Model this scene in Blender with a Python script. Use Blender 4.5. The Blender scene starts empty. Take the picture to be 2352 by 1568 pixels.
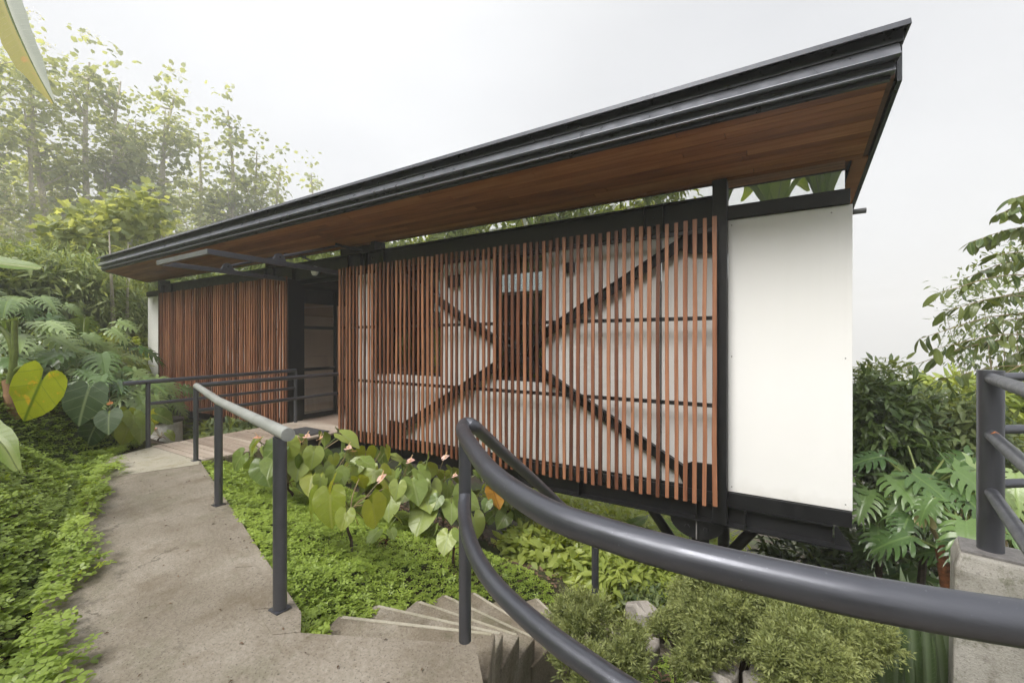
import bpy, bmesh, math, random
import numpy as np
from mathutils import Vector, Matrix

random.seed(7)
rng = np.random.default_rng(7)
R = math.radians
scene = bpy.context.scene
col = scene.collection

# ------------------------------------------------------------------ camera
EYE = 1.5
YAW = 31.1
FPX = 970.0                      # focal length in pixels of a 2352 px wide frame
cam_d = bpy.data.cameras.new('camera')
cam_d.sensor_width = 36.0
cam_d.lens = 36.0 * FPX / 2352.0
cam_d.clip_start = 0.02
cam_d.clip_end = 3000
cam = bpy.data.objects.new('camera', cam_d)
cam.location = (0, 0, EYE)
cam.rotation_euler = (R(90), 0, R(YAW))
col.objects.link(cam)
scene.camera = cam

# ------------------------------------------------------------------ sky (bright overcast)
SUN_AZ, SUN_EL = R(256), R(50)   # direction the light comes from, azimuth from +X (behind the camera)
world = bpy.data.worlds.new('World')
scene.world = world
world.use_nodes = True
wn = world.node_tree
wn.nodes.clear()
w_out = wn.nodes.new('ShaderNodeOutputWorld')
w_bg = wn.nodes.new('ShaderNodeBackground')
w_bg.inputs['Strength'].default_value = 0.11
w_sky = wn.nodes.new('ShaderNodeTexSky')
w_sky.sky_type = 'NISHITA'
w_sky.sun_disc = False
w_sky.sun_elevation = SUN_EL
w_sky.sun_rotation = R(90) - SUN_AZ
w_sky.air_density = 1.0
w_sky.dust_density = 6.0
w_tc = wn.nodes.new('ShaderNodeTexCoord')
w_map = wn.nodes.new('ShaderNodeMapping')
w_map.inputs['Scale'].default_value = (1.0, 1.0, 2.2)
w_noise = wn.nodes.new('ShaderNodeTexNoise')
w_noise.inputs['Scale'].default_value = 1.3
w_noise.inputs['Detail'].default_value = 3.0
w_noise.inputs['Roughness'].default_value = 0.45
w_ramp = wn.nodes.new('ShaderNodeValToRGB')
w_ramp.color_ramp.elements[0].position = 0.33
w_ramp.color_ramp.elements[0].color = (0.86, 0.865, 0.885, 1)
w_ramp.color_ramp.elements[1].position = 0.67
w_ramp.color_ramp.elements[1].color = (1.06, 1.06, 1.06, 1)
w_mul = wn.nodes.new('ShaderNodeVectorMath'); w_mul.operation = 'SCALE'
w_mul.inputs['Scale'].default_value = 1.95
w_mix = wn.nodes.new('ShaderNodeMix'); w_mix.data_type = 'RGBA'
w_mix.inputs['Factor'].default_value = 0.94
L = wn.links.new
L(w_tc.outputs['Generated'], w_map.inputs['Vector'])
L(w_map.outputs['Vector'], w_noise.inputs['Vector'])
L(w_noise.outputs['Fac'], w_ramp.inputs['Fac'])
L(w_ramp.outputs['Color'], w_mul.inputs[0])
L(w_sky.outputs['Color'], w_mix.inputs['A'])
L(w_mul.outputs['Vector'], w_mix.inputs['B'])
gd = Vector((-math.sin(R(YAW)) * 970 + math.cos(R(YAW)) * (740 - 1176), math.cos(R(YAW)) * 970 + math.sin(R(YAW)) * (740 - 1176), 784 - 60)).normalized()
w_dot = wn.nodes.new('ShaderNodeVectorMath'); w_dot.operation = 'DOT_PRODUCT'
w_nrm = wn.nodes.new('ShaderNodeVectorMath'); w_nrm.operation = 'NORMALIZE'
L(w_tc.outputs['Generated'], w_nrm.inputs[0])
L(w_nrm.outputs['Vector'], w_dot.inputs[0])
w_dot.inputs[1].default_value = gd
w_gr = wn.nodes.new('ShaderNodeValToRGB')
w_gr.color_ramp.interpolation = 'EASE'
w_gr.color_ramp.elements[0].position = 0.86
w_gr.color_ramp.elements[0].color = (1, 1, 1, 1)
w_gr.color_ramp.elements[1].position = 1.0
w_gr.color_ramp.elements[1].color = (1.22, 1.22, 1.21, 1)
L(w_dot.outputs['Value'], w_gr.inputs['Fac'])
w_gm = wn.nodes.new('ShaderNodeMix'); w_gm.data_type = 'RGBA'; w_gm.blend_type = 'MULTIPLY'
w_gm.inputs['Factor'].default_value = 1.0
L(w_mix.outputs['Result'], w_gm.inputs['A'])
L(w_gr.outputs['Color'], w_gm.inputs['B'])
L(w_gm.outputs['Result'], w_bg.inputs['Color'])
L(w_bg.outputs['Background'], w_out.inputs['Surface'])

sun_d = bpy.data.lights.new('sun', 'SUN')
sun_d.energy = 1.25
sun_d.angle = R(32)
sun_d.color = (1.0, 0.97, 0.93)
sun = bpy.data.objects.new('sun', sun_d)
sv = Vector((math.cos(SUN_AZ) * math.cos(SUN_EL), math.sin(SUN_AZ) * math.cos(SUN_EL), math.sin(SUN_EL)))
sun.rotation_euler = sv.to_track_quat('Z', 'Y').to_euler()
sun.location = sv * 60
col.objects.link(sun)

vs = scene.view_settings
vs.view_transform = 'Standard'
vs.look = 'None'
vs.exposure = 2.02
vs.gamma = 1.0
vs.use_curve_mapping = False
scene.cycles.use_denoising = True
scene.cycles.use_adaptive_sampling = True
scene.cycles.adaptive_threshold = 0.03
scene.cycles.max_bounces = 10
scene.cycles.diffuse_bounces = 6
scene.cycles.glossy_bounces = 3
scene.cycles.transmission_bounces = 4
scene.cycles.transparent_max_bounces = 12
scene.cycles.volume_bounces = 4
scene.cycles.sample_clamp_indirect = 6.0
scene.cycles.caustics_reflective = False
scene.cycles.caustics_refractive = False

# ------------------------------------------------------------------ surveying helpers
SY, CY = math.sin(R(YAW)), math.cos(R(YAW))


def c2w(lat, dep, z):
    return Vector((-SY * dep + CY * lat, CY * dep + SY * lat, z))


def ray(u, v):
    d = u - 1176.0
    return Vector((-SY * FPX + CY * d, CY * FPX + SY * d, 784.0 - v))


def on_z(u, v, z):
    r = ray(u, v)
    t = (z - EYE) / r.z
    return Vector((0, 0, EYE)) + r * t


def on_y(u, v, y):
    r = ray(u, v)
    return Vector((0, 0, EYE)) + r * (y / r.y)


def at_depth(u, v, dep):
    return Vector((0, 0, EYE)) + ray(u, v) * (dep / FPX)


# ------------------------------------------------------------------ material helpers
MATS = {}


def nmat(name):
    m = bpy.data.materials.new(name)
    m.use_nodes = True
    nt = m.node_tree
    b = nt.nodes['Principled BSDF']
    MATS[name] = m
    return m, nt, b


def N(nt, t, **kw):
    n = nt.nodes.new(t)
    for k, v in kw.items():
        if k in ('operation', 'data_type', 'blend_type', 'feature', 'noise_dimensions', 'attribute_name', 'bands_direction', 'wave_type'):
            setattr(n, k, v)
        else:
            n.inputs[k].default_value = v
    return n


def ramp(nt, stops):
    n = nt.nodes.new('ShaderNodeValToRGB')
    e = n.color_ramp.elements
    while len(e) < len(stops):
        e.new(0.5)
    for i, (p, c) in enumerate(stops):
        e[i].position = p
        e[i].color = (*c, 1) if len(c) == 3 else c
    return n


def math_n(nt, op, a=None, b=None):
    n = nt.nodes.new('ShaderNodeMath'); n.operation = op
    for i, x in enumerate((a, b)):
        if x is None:
            continue
        if isinstance(x, (int, float)):
            n.inputs[i].default_value = x
        else:
            nt.links.new(x, n.inputs[i])
    return n.outputs[0]


def mixc(nt, fac, a, b, bt='MIX'):
    n = nt.nodes.new('ShaderNodeMix'); n.data_type = 'RGBA'; n.blend_type = bt
    for key, x in (('Factor', fac), ('A', a), ('B', b)):
        if isinstance(x, (int, float)):
            n.inputs[key].default_value = x
        elif isinstance(x, tuple):
            n.inputs[key].default_value = (*x, 1) if len(x) == 3 else x
        else:
            nt.links.new(x, n.inputs[key])
    return n.outputs['Result']


def bump(nt, b, h, strength=0.2, dist=0.01):
    n = nt.nodes.new('ShaderNodeBump')
    n.inputs['Strength'].default_value = strength
    n.inputs['Distance'].default_value = dist
    nt.links.new(h, n.inputs['Height'])
    nt.links.new(n.outputs['Normal'], b.inputs['Normal'])
    return n


def steel(name, base, rough=0.38, var=0.5, coat=0.0, specks=0.35, metal=0.0):
    m, nt, b = nmat(name)
    tc = N(nt, 'ShaderNodeTexCoord')
    n1 = N(nt, 'ShaderNodeTexNoise', Scale=9.0, Detail=6.0, Roughness=0.65)
    n2 = N(nt, 'ShaderNodeTexNoise', Scale=160.0, Detail=2.0)
    nt.links.new(tc.outputs['Object'], n1.inputs['Vector'])
    nt.links.new(tc.outputs['Object'], n2.inputs['Vector'])
    lo = tuple(c * (1 - 0.35 * var) for c in base)
    hi = tuple(c * (1 + 0.6 * var) for c in base)
    r = ramp(nt, [(0.3, lo), (0.72, hi)])
    nt.links.new(n1.outputs['Fac'], r.inputs['Fac'])
    sp = ramp(nt, [(0.71, (0, 0, 0)), (0.76, (1, 1, 1))])
    nt.links.new(n2.outputs['Fac'], sp.inputs['Fac'])
    c = mixc(nt, math_n(nt, 'MULTIPLY', sp.outputs['Color'], specks), r.outputs['Color'], tuple(min(1, x * 6 + 0.04) for x in base))
    nt.links.new(c, b.inputs['Base Color'])
    rr = ramp(nt, [(0.3, (rough - 0.08,) * 3), (0.7, (rough + 0.14,) * 3)])
    nt.links.new(n1.outputs['Fac'], rr.inputs['Fac'])
    nt.links.new(rr.outputs['Color'], b.inputs['Roughness'])
    bump(nt, b, n1.outputs['Fac'], 0.02, 0.003)
    b.inputs['Coat Weight'].default_value = coat
    b.inputs['Metallic'].default_value = metal
    b.inputs['Coat Roughness'].default_value = 0.22
    return m


steel('black_paint', (0.0075, 0.0078, 0.009), 0.40, 0.3)
steel('frame_paint', (0.12, 0.125, 0.15), 0.34, 0.12, 0.2, 0.1, 0.6)
def brushed(mat):
    nt = mat.node_tree
    b = nt.nodes['Principled BSDF']
    tc = N(nt, 'ShaderNodeTexCoord')
    mp = N(nt, 'ShaderNodeMapping')
    mp.inputs['Scale'].default_value = (5, 90, 90)
    nt.links.new(tc.outputs['Object'], mp.inputs['Vector'])
    n = N(nt, 'ShaderNodeTexNoise', Scale=1.0, Detail=5.0, Roughness=0.6)
    nt.links.new(mp.outputs[0], n.inputs['Vector'])
    bump(nt, b, n.outputs['Fac'], 0.16, 0.004)


steel('rail_paint', (0.120, 0.125, 0.145), 0.38, 0.10, 0.15, 0.15, 0.70)
brushed(MATS['rail_paint'])
steel('worn_rail', (0.30, 0.31, 0.295), 0.42, 0.5)
steel('fascia_paint', (0.050, 0.054, 0.064), 0.30, 0.06, 0.3, 0.0, 0.6)
steel('fascia_lit_paint', (0.20, 0.21, 0.24), 0.32, 0.06, 0.2, 0.0, 0.6)  # fascia paint lightened: sky sheen on gutter and drip edge put into colour
steel('galvanised', (0.12, 0.125, 0.125), 0.45)


def wood(name, stops, axis, scale_long=1.2, scale_cross=26.0, rough=0.5, dark=0.55, spread=0.5, bumpk=0.25):
    """axis: index of the grain direction in object space"""
    m, nt, b = nmat(name)
    tc = N(nt, 'ShaderNodeTexCoord')
    oi = N(nt, 'ShaderNodeObjectInfo')
    mp = N(nt, 'ShaderNodeMapping')
    s = [scale_cross] * 3
    s[axis] = scale_long
    mp.inputs['Scale'].default_value = s
    addv = nt.nodes.new('ShaderNodeVectorMath'); addv.operation = 'ADD'
    comb = N(nt, 'ShaderNodeCombineXYZ')
    for i in range(3):
        nt.links.new(math_n(nt, 'MULTIPLY', oi.outputs['Random'], 37.0 + 11 * i), comb.inputs[i])
    nt.links.new(tc.outputs['Object'], addv.inputs[0])
    nt.links.new(comb.outputs[0], addv.inputs[1])
    nt.links.new(addv.outputs[0], mp.inputs['Vector'])
    n1 = N(nt, 'ShaderNodeTexNoise', Scale=1.0, Detail=7.0, Roughness=0.62, Distortion=0.5)
    nt.links.new(mp.outputs[0], n1.inputs['Vector'])
    n2 = N(nt, 'ShaderNodeTexNoise', Scale=2.2, Detail=3.0, Roughness=0.5)
    nt.links.new(addv.outputs[0], n2.inputs['Vector'])
    f = math_n(nt, 'ADD', math_n(nt, 'MULTIPLY', n1.outputs['Fac'], 0.75), math_n(nt, 'MULTIPLY', n2.outputs['Fac'], 0.35))
    f = math_n(nt, 'ADD', f, math_n(nt, 'MULTIPLY', math_n(nt, 'SUBTRACT', oi.outputs['Random'], 0.5), spread))
    r = ramp(nt, stops)
    nt.links.new(f, r.inputs['Fac'])
    # knots and dark cracks
    v = N(nt, 'ShaderNodeTexVoronoi', Scale=1.0, feature='F1')
    mp2 = N(nt, 'ShaderNodeMapping')
    s2 = [9.0] * 3
    s2[axis] = 2.0
    mp2.inputs['Scale'].default_value = s2
    nt.links.new(addv.outputs[0], mp2.inputs['Vector'])
    nt.links.new(mp2.outputs[0], v.inputs['Vector'])
    kr = ramp(nt, [(0.03, (1, 1, 1)), (0.13, (0, 0, 0))])
    nt.links.new(v.outputs['Distance'], kr.inputs['Fac'])
    c = mixc(nt, math_n(nt, 'MULTIPLY', kr.outputs['Color'], dark), r.outputs['Color'], tuple(x * 0.25 for x in stops[0][1]))
    nt.links.new(c, b.inputs['Base Color'])
    b.inputs['Roughness'].default_value = rough
    bump(nt, b, n1.outputs['Fac'], bumpk, 0.004)
    return m


wood('slat_wood', [(0.18, (0.060, 0.024, 0.015)), (0.5, (0.165, 0.062, 0.033)), (0.85, (0.36, 0.165, 0.090))], 2, rough=0.42, spread=0.5)
wood('soffit_wood', [(0.25, (0.24, 0.080, 0.032)), (0.55, (0.44, 0.17, 0.068)), (0.85, (0.58, 0.27, 0.12))], 0, rough=0.5, spread=0.38, dark=0.4)
wood('deck_wood', [(0.2, (0.20, 0.150, 0.115)), (0.5, (0.37, 0.30, 0.24)), (0.8, (0.50, 0.43, 0.36))], 0, rough=0.75, spread=0.34, dark=0.35)
wood('cabinet_wood', [(0.2, (0.32, 0.175, 0.11)), (0.55, (0.50, 0.31, 0.20)), (0.85, (0.60, 0.40, 0.28))], 2, scale_long=0.7, scale_cross=14, rough=0.4, spread=0.15, dark=0.0, bumpk=0.05)
wood('floor_wood', [(0.2, (0.22, 0.16, 0.12)), (0.55, (0.33, 0.25, 0.2)), (0.85, (0.42, 0.34, 0.28))], 0, rough=0.45, spread=0.2, dark=0.1)


def wall_paint():
    m, nt, b = nmat('white_paint')
    tc = N(nt, 'ShaderNodeTexCoord')
    n1 = N(nt, 'ShaderNodeTexNoise', Scale=1.2, Detail=5.0)
    mp = N(nt, 'ShaderNodeMapping')
    mp.inputs['Scale'].default_value = (1, 1, 0.35)
    nt.links.new(tc.outputs['Object'], mp.inputs['Vector'])
    nt.links.new(mp.outputs[0], n1.inputs['Vector'])
    r = ramp(nt, [(0.3, (0.83, 0.83, 0.815)), (0.7, (0.86, 0.86, 0.85))])
    nt.links.new(n1.outputs['Fac'], r.inputs['Fac'])
    # rain splash and faint run-off streaks
    sep = N(nt, 'ShaderNodeSeparateXYZ')
    nt.links.new(tc.outputs['Object'], sep.inputs[0])
    n2 = N(nt, 'ShaderNodeTexNoise', Scale=7.0, Detail=6.0, Roughness=0.7)
    nt.links.new(tc.outputs['Object'], n2.inputs['Vector'])
    low = math_n(nt, 'ADD', math_n(nt, 'MULTIPLY', sep.outputs['Z'], -3.2), math_n(nt, 'MULTIPLY', n2.outputs['Fac'], 1.1))
    sr = ramp(nt, [(0.15, (0, 0, 0)), (0.75, (1, 1, 1))])
    nt.links.new(low, sr.inputs['Fac'])
    mp3 = N(nt, 'ShaderNodeMapping')
    mp3.inputs['Scale'].default_value = (22, 22, 0.5)
    nt.links.new(tc.outputs['Object'], mp3.inputs['Vector'])
    n3 = N(nt, 'ShaderNodeTexNoise', Scale=1.0, Detail=4.0)
    nt.links.new(mp3.outputs[0], n3.inputs['Vector'])
    st = ramp(nt, [(0.55, (0, 0, 0)), (0.75, (1, 1, 1))])
    nt.links.new(n3.outputs['Fac'], st.inputs['Fac'])
    c = mixc(nt, math_n(nt, 'MULTIPLY', st.outputs['Color'], 0.05), r.outputs['Color'], (0.55, 0.56, 0.52))
    c = mixc(nt, math_n(nt, 'MULTIPLY', sr.outputs['Color'], 0.35), c, (0.42, 0.40, 0.33))
    nt.links.new(c, b.inputs['Base Color'])
    b.inputs['Roughness'].default_value = 0.45


wall_paint()


def glass(name, refl, tint):
    m = bpy.data.materials.new(name)
    m.use_nodes = True
    nt = m.node_tree
    nt.nodes.clear()
    out = nt.nodes.new('ShaderNodeOutputMaterial')
    gl = nt.nodes.new('ShaderNodeBsdfGlossy')
    gl.inputs['Roughness'].default_value = 0.01
    gl.inputs['Color'].default_value = (0.93, 0.95, 0.95, 1)
    tr = nt.nodes.new('ShaderNodeBsdfTransparent')
    tr.inputs['Color'].default_value = (*tint, 1)
    fr = nt.nodes.new('ShaderNodeFresnel'); fr.inputs['IOR'].default_value = 1.5
    ad = nt.nodes.new('ShaderNodeMath'); ad.operation = 'ADD'; ad.use_clamp = True
    ad.inputs[1].default_value = refl
    mx = nt.nodes.new('ShaderNodeMixShader')
    nt.links.new(fr.outputs[0], ad.inputs[0])
    nt.links.new(ad.outputs[0], mx.inputs[0])
    nt.links.new(tr.outputs[0], mx.inputs[1])
    nt.links.new(gl.outputs[0], mx.inputs[2])
    nt.links.new(mx.outputs[0], out.inputs[0])
    MATS[name] = m


glass('window_glass', 0.08, (0.72, 0.76, 0.76))
glass('clerestory_glass', 0.60, (0.75, 0.8, 0.78))
glass('door_glass', 0.03, (0.9, 0.92, 0.92))


def concrete(name, stops, moss=0.0, spots=0.4, scale=1.0, stain=(0.10, 0.085, 0.055), crack=0.0):
    m, nt, b = nmat(name)
    tc = N(nt, 'ShaderNodeTexCoord')
    n1 = N(nt, 'ShaderNodeTexNoise', Scale=1.4 * scale, Detail=9.0, Roughness=0.62)
    n2 = N(nt, 'ShaderNodeTexNoise', Scale=45.0 * scale, Detail=4.0, Roughness=0.7)
    n3 = N(nt, 'ShaderNodeTexNoise', Scale=85.0, Detail=3.0, Roughness=0.7)
    n4 = N(nt, 'ShaderNodeTexNoise', Scale=3.3 * scale, Detail=6.0, Roughness=0.7)
    for n in (n1, n2, n3, n4):
        nt.links.new(tc.outputs['Object'], n.inputs['Vector'])
    f = math_n(nt, 'ADD', math_n(nt, 'MULTIPLY', n1.outputs['Fac'], 0.7), math_n(nt, 'MULTIPLY', n2.outputs['Fac'], 0.45))
    r = ramp(nt, stops)
    nt.links.new(f, r.inputs['Fac'])
    sp = ramp(nt, [(0.57, (0, 0, 0)), (0.66, (1, 1, 1))])
    nt.links.new(n3.outputs['Fac'], sp.inputs['Fac'])
    c = mixc(nt, math_n(nt, 'MULTIPLY', sp.outputs['Color'], spots), r.outputs['Color'], tuple(x * 0.35 for x in stops[0][1]))
    st = ramp(nt, [(0.50, (0, 0, 0)), (0.66, (1, 1, 1))])
    nt.links.new(n4.outputs['Fac'], st.inputs['Fac'])
    c = mixc(nt, math_n(nt, 'MULTIPLY', st.outputs['Color'], 0.55), c, stain)
    if moss:
        n5 = N(nt, 'ShaderNodeTexNoise', Scale=2.1, Detail=7.0, Roughness=0.75)
        nt.links.new(tc.outputs['Object'], n5.inputs['Vector'])
        ms = ramp(nt, [(0.52, (0, 0, 0)), (0.62, (1, 1, 1))])
        nt.links.new(n5.outputs['Fac'], ms.inputs['Fac'])
        c = mixc(nt, math_n(nt, 'MULTIPLY', ms.outputs['Color'], moss), c, (0.07, 0.085, 0.02))
    if crack:
        vd = N(nt, 'ShaderNodeTexVoronoi', Scale=0.9, feature='DISTANCE_TO_EDGE')
        wob = nt.nodes.new('ShaderNodeVectorMath'); wob.operation = 'ADD'
        nw = N(nt, 'ShaderNodeTexNoise', Scale=3.0, Detail=5.0, Roughness=0.7)
        nt.links.new(tc.outputs['Object'], nw.inputs['Vector'])
        sc_ = nt.nodes.new('ShaderNodeVectorMath'); sc_.operation = 'SCALE'; sc_.inputs['Scale'].default_value = 0.5
        nt.links.new(nw.outputs['Color'], sc_.inputs[0])
        nt.links.new(tc.outputs['Object'], wob.inputs[0]); nt.links.new(sc_.outputs[0], wob.inputs[1])
        nt.links.new(wob.outputs[0], vd.inputs['Vector'])
        cr = ramp(nt, [(0.004, (1, 1, 1)), (0.011, (0, 0, 0))])
        nt.links.new(vd.outputs['Distance'], cr.inputs['Fac'])
        mk = ramp(nt, [(0.50, (0, 0, 0)), (0.60, (1, 1, 1))])
        nt.links.new(n1.outputs['Fac'], mk.inputs['Fac'])
        c = mixc(nt, math_n(nt, 'MULTIPLY', math_n(nt, 'MULTIPLY', cr.outputs['Color'], mk.outputs['Color']), crack), c, (0.07, 0.058, 0.04))
    nt.links.new(c, b.inputs['Base Color'])
    b.inputs['Roughness'].default_value = 0.9
    h = math_n(nt, 'ADD', math_n(nt, 'MULTIPLY', n2.outputs['Fac'], 0.7), math_n(nt, 'MULTIPLY', n3.outputs['Fac'], 0.5))
    bump(nt, b, h, 0.55, 0.010)
    return m


concrete('path_concrete', [(0.32, (0.145, 0.120, 0.088)), (0.55, (0.26, 0.226, 0.178)), (0.78, (0.40, 0.36, 0.305))], moss=0.22, spots=0.75, stain=(0.145, 0.112, 0.070), crack=0.7)
concrete('joint_concrete', [(0.3, (0.30, 0.275, 0.21)), (0.55, (0.42, 0.39, 0.31)), (0.8, (0.52, 0.48, 0.40))], moss=0.3, spots=0.35, stain=(0.26, 0.23, 0.13))
concrete('step_concrete', [(0.3, (0.13, 0.105, 0.070)), (0.55, (0.235, 0.20, 0.15)), (0.8, (0.42, 0.39, 0.33))], moss=0.35, spots=0.6, scale=1.6, stain=(0.085, 0.066, 0.040))
concrete('pillar_concrete', [(0.3, (0.26, 0.245, 0.21)), (0.55, (0.42, 0.40, 0.36)), (0.8, (0.56, 0.54, 0.50))], moss=0.75, spots=0.5, scale=2.2, stain=(0.10, 0.085, 0.05))
concrete('flagstone', [(0.3, (0.27, 0.24, 0.21)), (0.55, (0.40, 0.37, 0.335)), (0.8, (0.52, 0.49, 0.45))], moss=0.15, spots=0.3, scale=2.5, stain=(0.22, 0.18, 0.14))
concrete('drum_paint', [(0.3, (0.42, 0.42, 0.39)), (0.55, (0.58, 0.575, 0.55)), (0.8, (0.66, 0.65, 0.63))], moss=0.1, spots=0.3, scale=1.5, stain=(0.25, 0.24, 0.21))


def soil():
    m, nt, b = nmat('soil')
    tc = N(nt, 'ShaderNodeTexCoord')
    n1 = N(nt, 'ShaderNodeTexNoise', Scale=2.5, Detail=9.0, Roughness=0.7)
    n2 = N(nt, 'ShaderNodeTexNoise', Scale=38.0, Detail=5.0, Roughness=0.7)
    for n in (n1, n2):
        nt.links.new(tc.outputs['Object'], n.inputs['Vector'])
    f = math_n(nt, 'ADD', math_n(nt, 'MULTIPLY', n1.outputs['Fac'], 0.5), math_n(nt, 'MULTIPLY', n2.outputs['Fac'], 0.5))
    r = ramp(nt, [(0.33, (0.020, 0.013, 0.009)), (0.52, (0.060, 0.040, 0.027)), (0.68, (0.13, 0.09, 0.06))])
    nt.links.new(f, r.inputs['Fac'])
    # green moss and low herbs away from the house
    n3 = N(nt, 'ShaderNodeTexNoise', Scale=0.9, Detail=6.0, Roughness=0.7)
    nt.links.new(tc.outputs['Object'], n3.inputs['Vector'])
    g = ramp(nt, [(0.42, (0, 0, 0)), (0.56, (1, 1, 1))])
    nt.links.new(n3.outputs['Fac'], g.inputs['Fac'])
    c = mixc(nt, math_n(nt, 'MULTIPLY', g.outputs['Color'], 0.75), r.outputs['Color'], (0.050, 0.085, 0.018))
    nt.links.new(c, b.inputs['Base Color'])
    b.inputs['Roughness'].default_value = 1.0
    bump(nt, b, f, 0.7, 0.03)


soil()


def leafmat(name, c_lo, c_hi, trans=0.32, rough=0.4, vein=None, vein_n=9, per='attr', back=None, edge=None, gloss=0.5, blotch=None):
    """per: 'attr' = value per leaf stored on the mesh, 'obj' = object random"""
    m, nt, b = nmat(name)
    if per == 'attr':
        a = N(nt, 'ShaderNodeAttribute', attribute_name='leafval')
        rnd = a.outputs['Fac']
    else:
        rnd = N(nt, 'ShaderNodeObjectInfo').outputs['Random']
    tc = N(nt, 'ShaderNodeTexCoord')
    nz = N(nt, 'ShaderNodeTexNoise', Scale=14.0, Detail=3.0)
    nt.links.new(tc.outputs['Object'], nz.inputs['Vector'])
    f = math_n(nt, 'ADD', math_n(nt, 'MULTIPLY', rnd, 0.8), math_n(nt, 'MULTIPLY', nz.outputs['Fac'], 0.3))
    r = ramp(nt, [(0.1, c_lo), (0.95, c_hi)])
    nt.links.new(f, r.inputs['Fac'])
    c = r.outputs['Color']
    if blotch:
        n4 = N(nt, 'ShaderNodeTexNoise', Scale=blotch[1], Detail=4.0, Roughness=0.6)
        nt.links.new(tc.outputs['Object'], n4.inputs['Vector'])
        br = ramp(nt, [(blotch[2], (0, 0, 0)), (blotch[2] + 0.10, (1, 1, 1))])
        nt.links.new(n4.outputs['Fac'], br.inputs['Fac'])
        c = mixc(nt, br.outputs['Color'], c, blotch[0])
    if vein:
        uv = N(nt, 'ShaderNodeUVMap')
        sep = N(nt, 'ShaderNodeSeparateXYZ')
        nt.links.new(uv.outputs[0], sep.inputs[0])
        ay = math_n(nt, 'ABSOLUTE', sep.outputs['Y'])
        # side veins run forward from the midrib
        ph = math_n(nt, 'SUBTRACT', sep.outputs['X'], math_n(nt, 'MULTIPLY', ay, 0.62))
        wv = math_n(nt, 'ABSOLUTE', math_n(nt, 'SINE', math_n(nt, 'MULTIPLY', ph, float(vein_n))))
        vr = ramp(nt, [(0.0, (1, 1, 1)), (0.16, (0, 0, 0))])
        nt.links.new(wv, vr.inputs['Fac'])
        mr = ramp(nt, [(0.008, (1, 1, 1)), (0.035, (0, 0, 0))])
        nt.links.new(ay, mr.inputs['Fac'])
        vf = math_n(nt, 'MAXIMUM', math_n(nt, 'MULTIPLY', vr.outputs['Color'], 0.55), mr.outputs['Color'])
        c = mixc(nt, math_n(nt, 'MULTIPLY', vf, 0.8), c, vein)
        bump(nt, b, vf, 0.35, 0.006)
    nt.links.new(c, b.inputs['Base Color'])
    b.inputs['Roughness'].default_value = rough
    b.inputs['Specular IOR Level'].default_value = gloss
    tl = nt.nodes.new('ShaderNodeBsdfTranslucent')
    tcol = mixc(nt, 1.0, c, (1.5, 1.35, 0.55), 'MULTIPLY')
    nt.links.new(tcol, tl.inputs['Color'])
    mx = nt.nodes.new('ShaderNodeMixShader')
    mx.inputs[0].default_value = trans
    out = nt.nodes['Material Output']
    nt.links.new(b.outputs[0], mx.inputs[1])
    nt.links.new(tl.outputs[0], mx.inputs[2])
    nt.links.new(mx.outputs[0], out.inputs['Surface'])
    return m


leafmat('clover_leaf', (0.12, 0.20, 0.025), (0.40, 0.52, 0.095), 0.32, 0.42)
leafmat('anthurium_leaf', (0.12, 0.19, 0.045), (0.36, 0.43, 0.11), 0.28, 0.33, vein=(0.30, 0.37, 0.15), vein_n=13, per='obj')
leafmat('anthurium_young_leaf', (0.22, 0.29, 0.035), (0.40, 0.44, 0.07), 0.35, 0.36, vein=(0.36, 0.40, 0.10), vein_n=13, per='obj')
leafmat('anthurium_rust_leaf', (0.42, 0.20, 0.03), (0.52, 0.27, 0.04), 0.35, 0.45, vein=(0.30, 0.12, 0.02), vein_n=13, per='obj')
leafmat('monstera_leaf', (0.05, 0.11, 0.035), (0.17, 0.27, 0.085), 0.24, 0.27, vein=(0.16, 0.26, 0.08), vein_n=16, per='obj', gloss=0.6)
leafmat('monstera_pale_leaf', (0.13, 0.21, 0.075), (0.32, 0.42, 0.18), 0.22, 0.28, vein=(0.25, 0.36, 0.10), vein_n=16, per='obj')
leafmat('velvet_leaf', (0.045, 0.085, 0.035), (0.075, 0.13, 0.05), 0.2, 0.5, vein=(0.30, 0.38, 0.20), vein_n=14, per='obj')
leafmat('taro_leaf', (0.36, 0.44, 0.02), (0.48, 0.54, 0.03), 0.45, 0.42, vein=(0.10, 0.20, 0.02), vein_n=12, per='obj', blotch=((0.72, 0.50, 0.04), 4.5, 0.57))
leafmat('banana_leaf', (0.13, 0.22, 0.03), (0.24, 0.33, 0.045), 0.35, 0.34, vein=(0.30, 0.36, 0.12), vein_n=60, per='obj')
leafmat('banana_yellow_leaf', (0.28, 0.27, 0.010), (0.36, 0.32, 0.015), 0.30, 0.45, vein=(0.40, 0.34, 0.04), vein_n=70, per='obj', blotch=((0.50, 0.27, 0.015), 6.0, 0.60))
leafmat('banana_back', (0.36, 0.40, 0.38), (0.48, 0.52, 0.50), 0.12, 0.30, vein=(0.60, 0.63, 0.60), vein_n=70, per='obj')
leafmat('heliconia_leaf', (0.17, 0.29, 0.035), (0.33, 0.45, 0.07), 0.4, 0.36, vein=(0.36, 0.44, 0.16), vein_n=40, per='obj')
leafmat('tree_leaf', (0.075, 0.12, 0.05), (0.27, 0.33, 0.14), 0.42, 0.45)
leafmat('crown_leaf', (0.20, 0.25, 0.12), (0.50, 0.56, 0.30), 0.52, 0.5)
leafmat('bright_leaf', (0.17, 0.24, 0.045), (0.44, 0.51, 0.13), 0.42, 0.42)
leafmat('dark_leaf', (0.040, 0.075, 0.022), (0.14, 0.20, 0.055), 0.25, 0.38)
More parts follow.
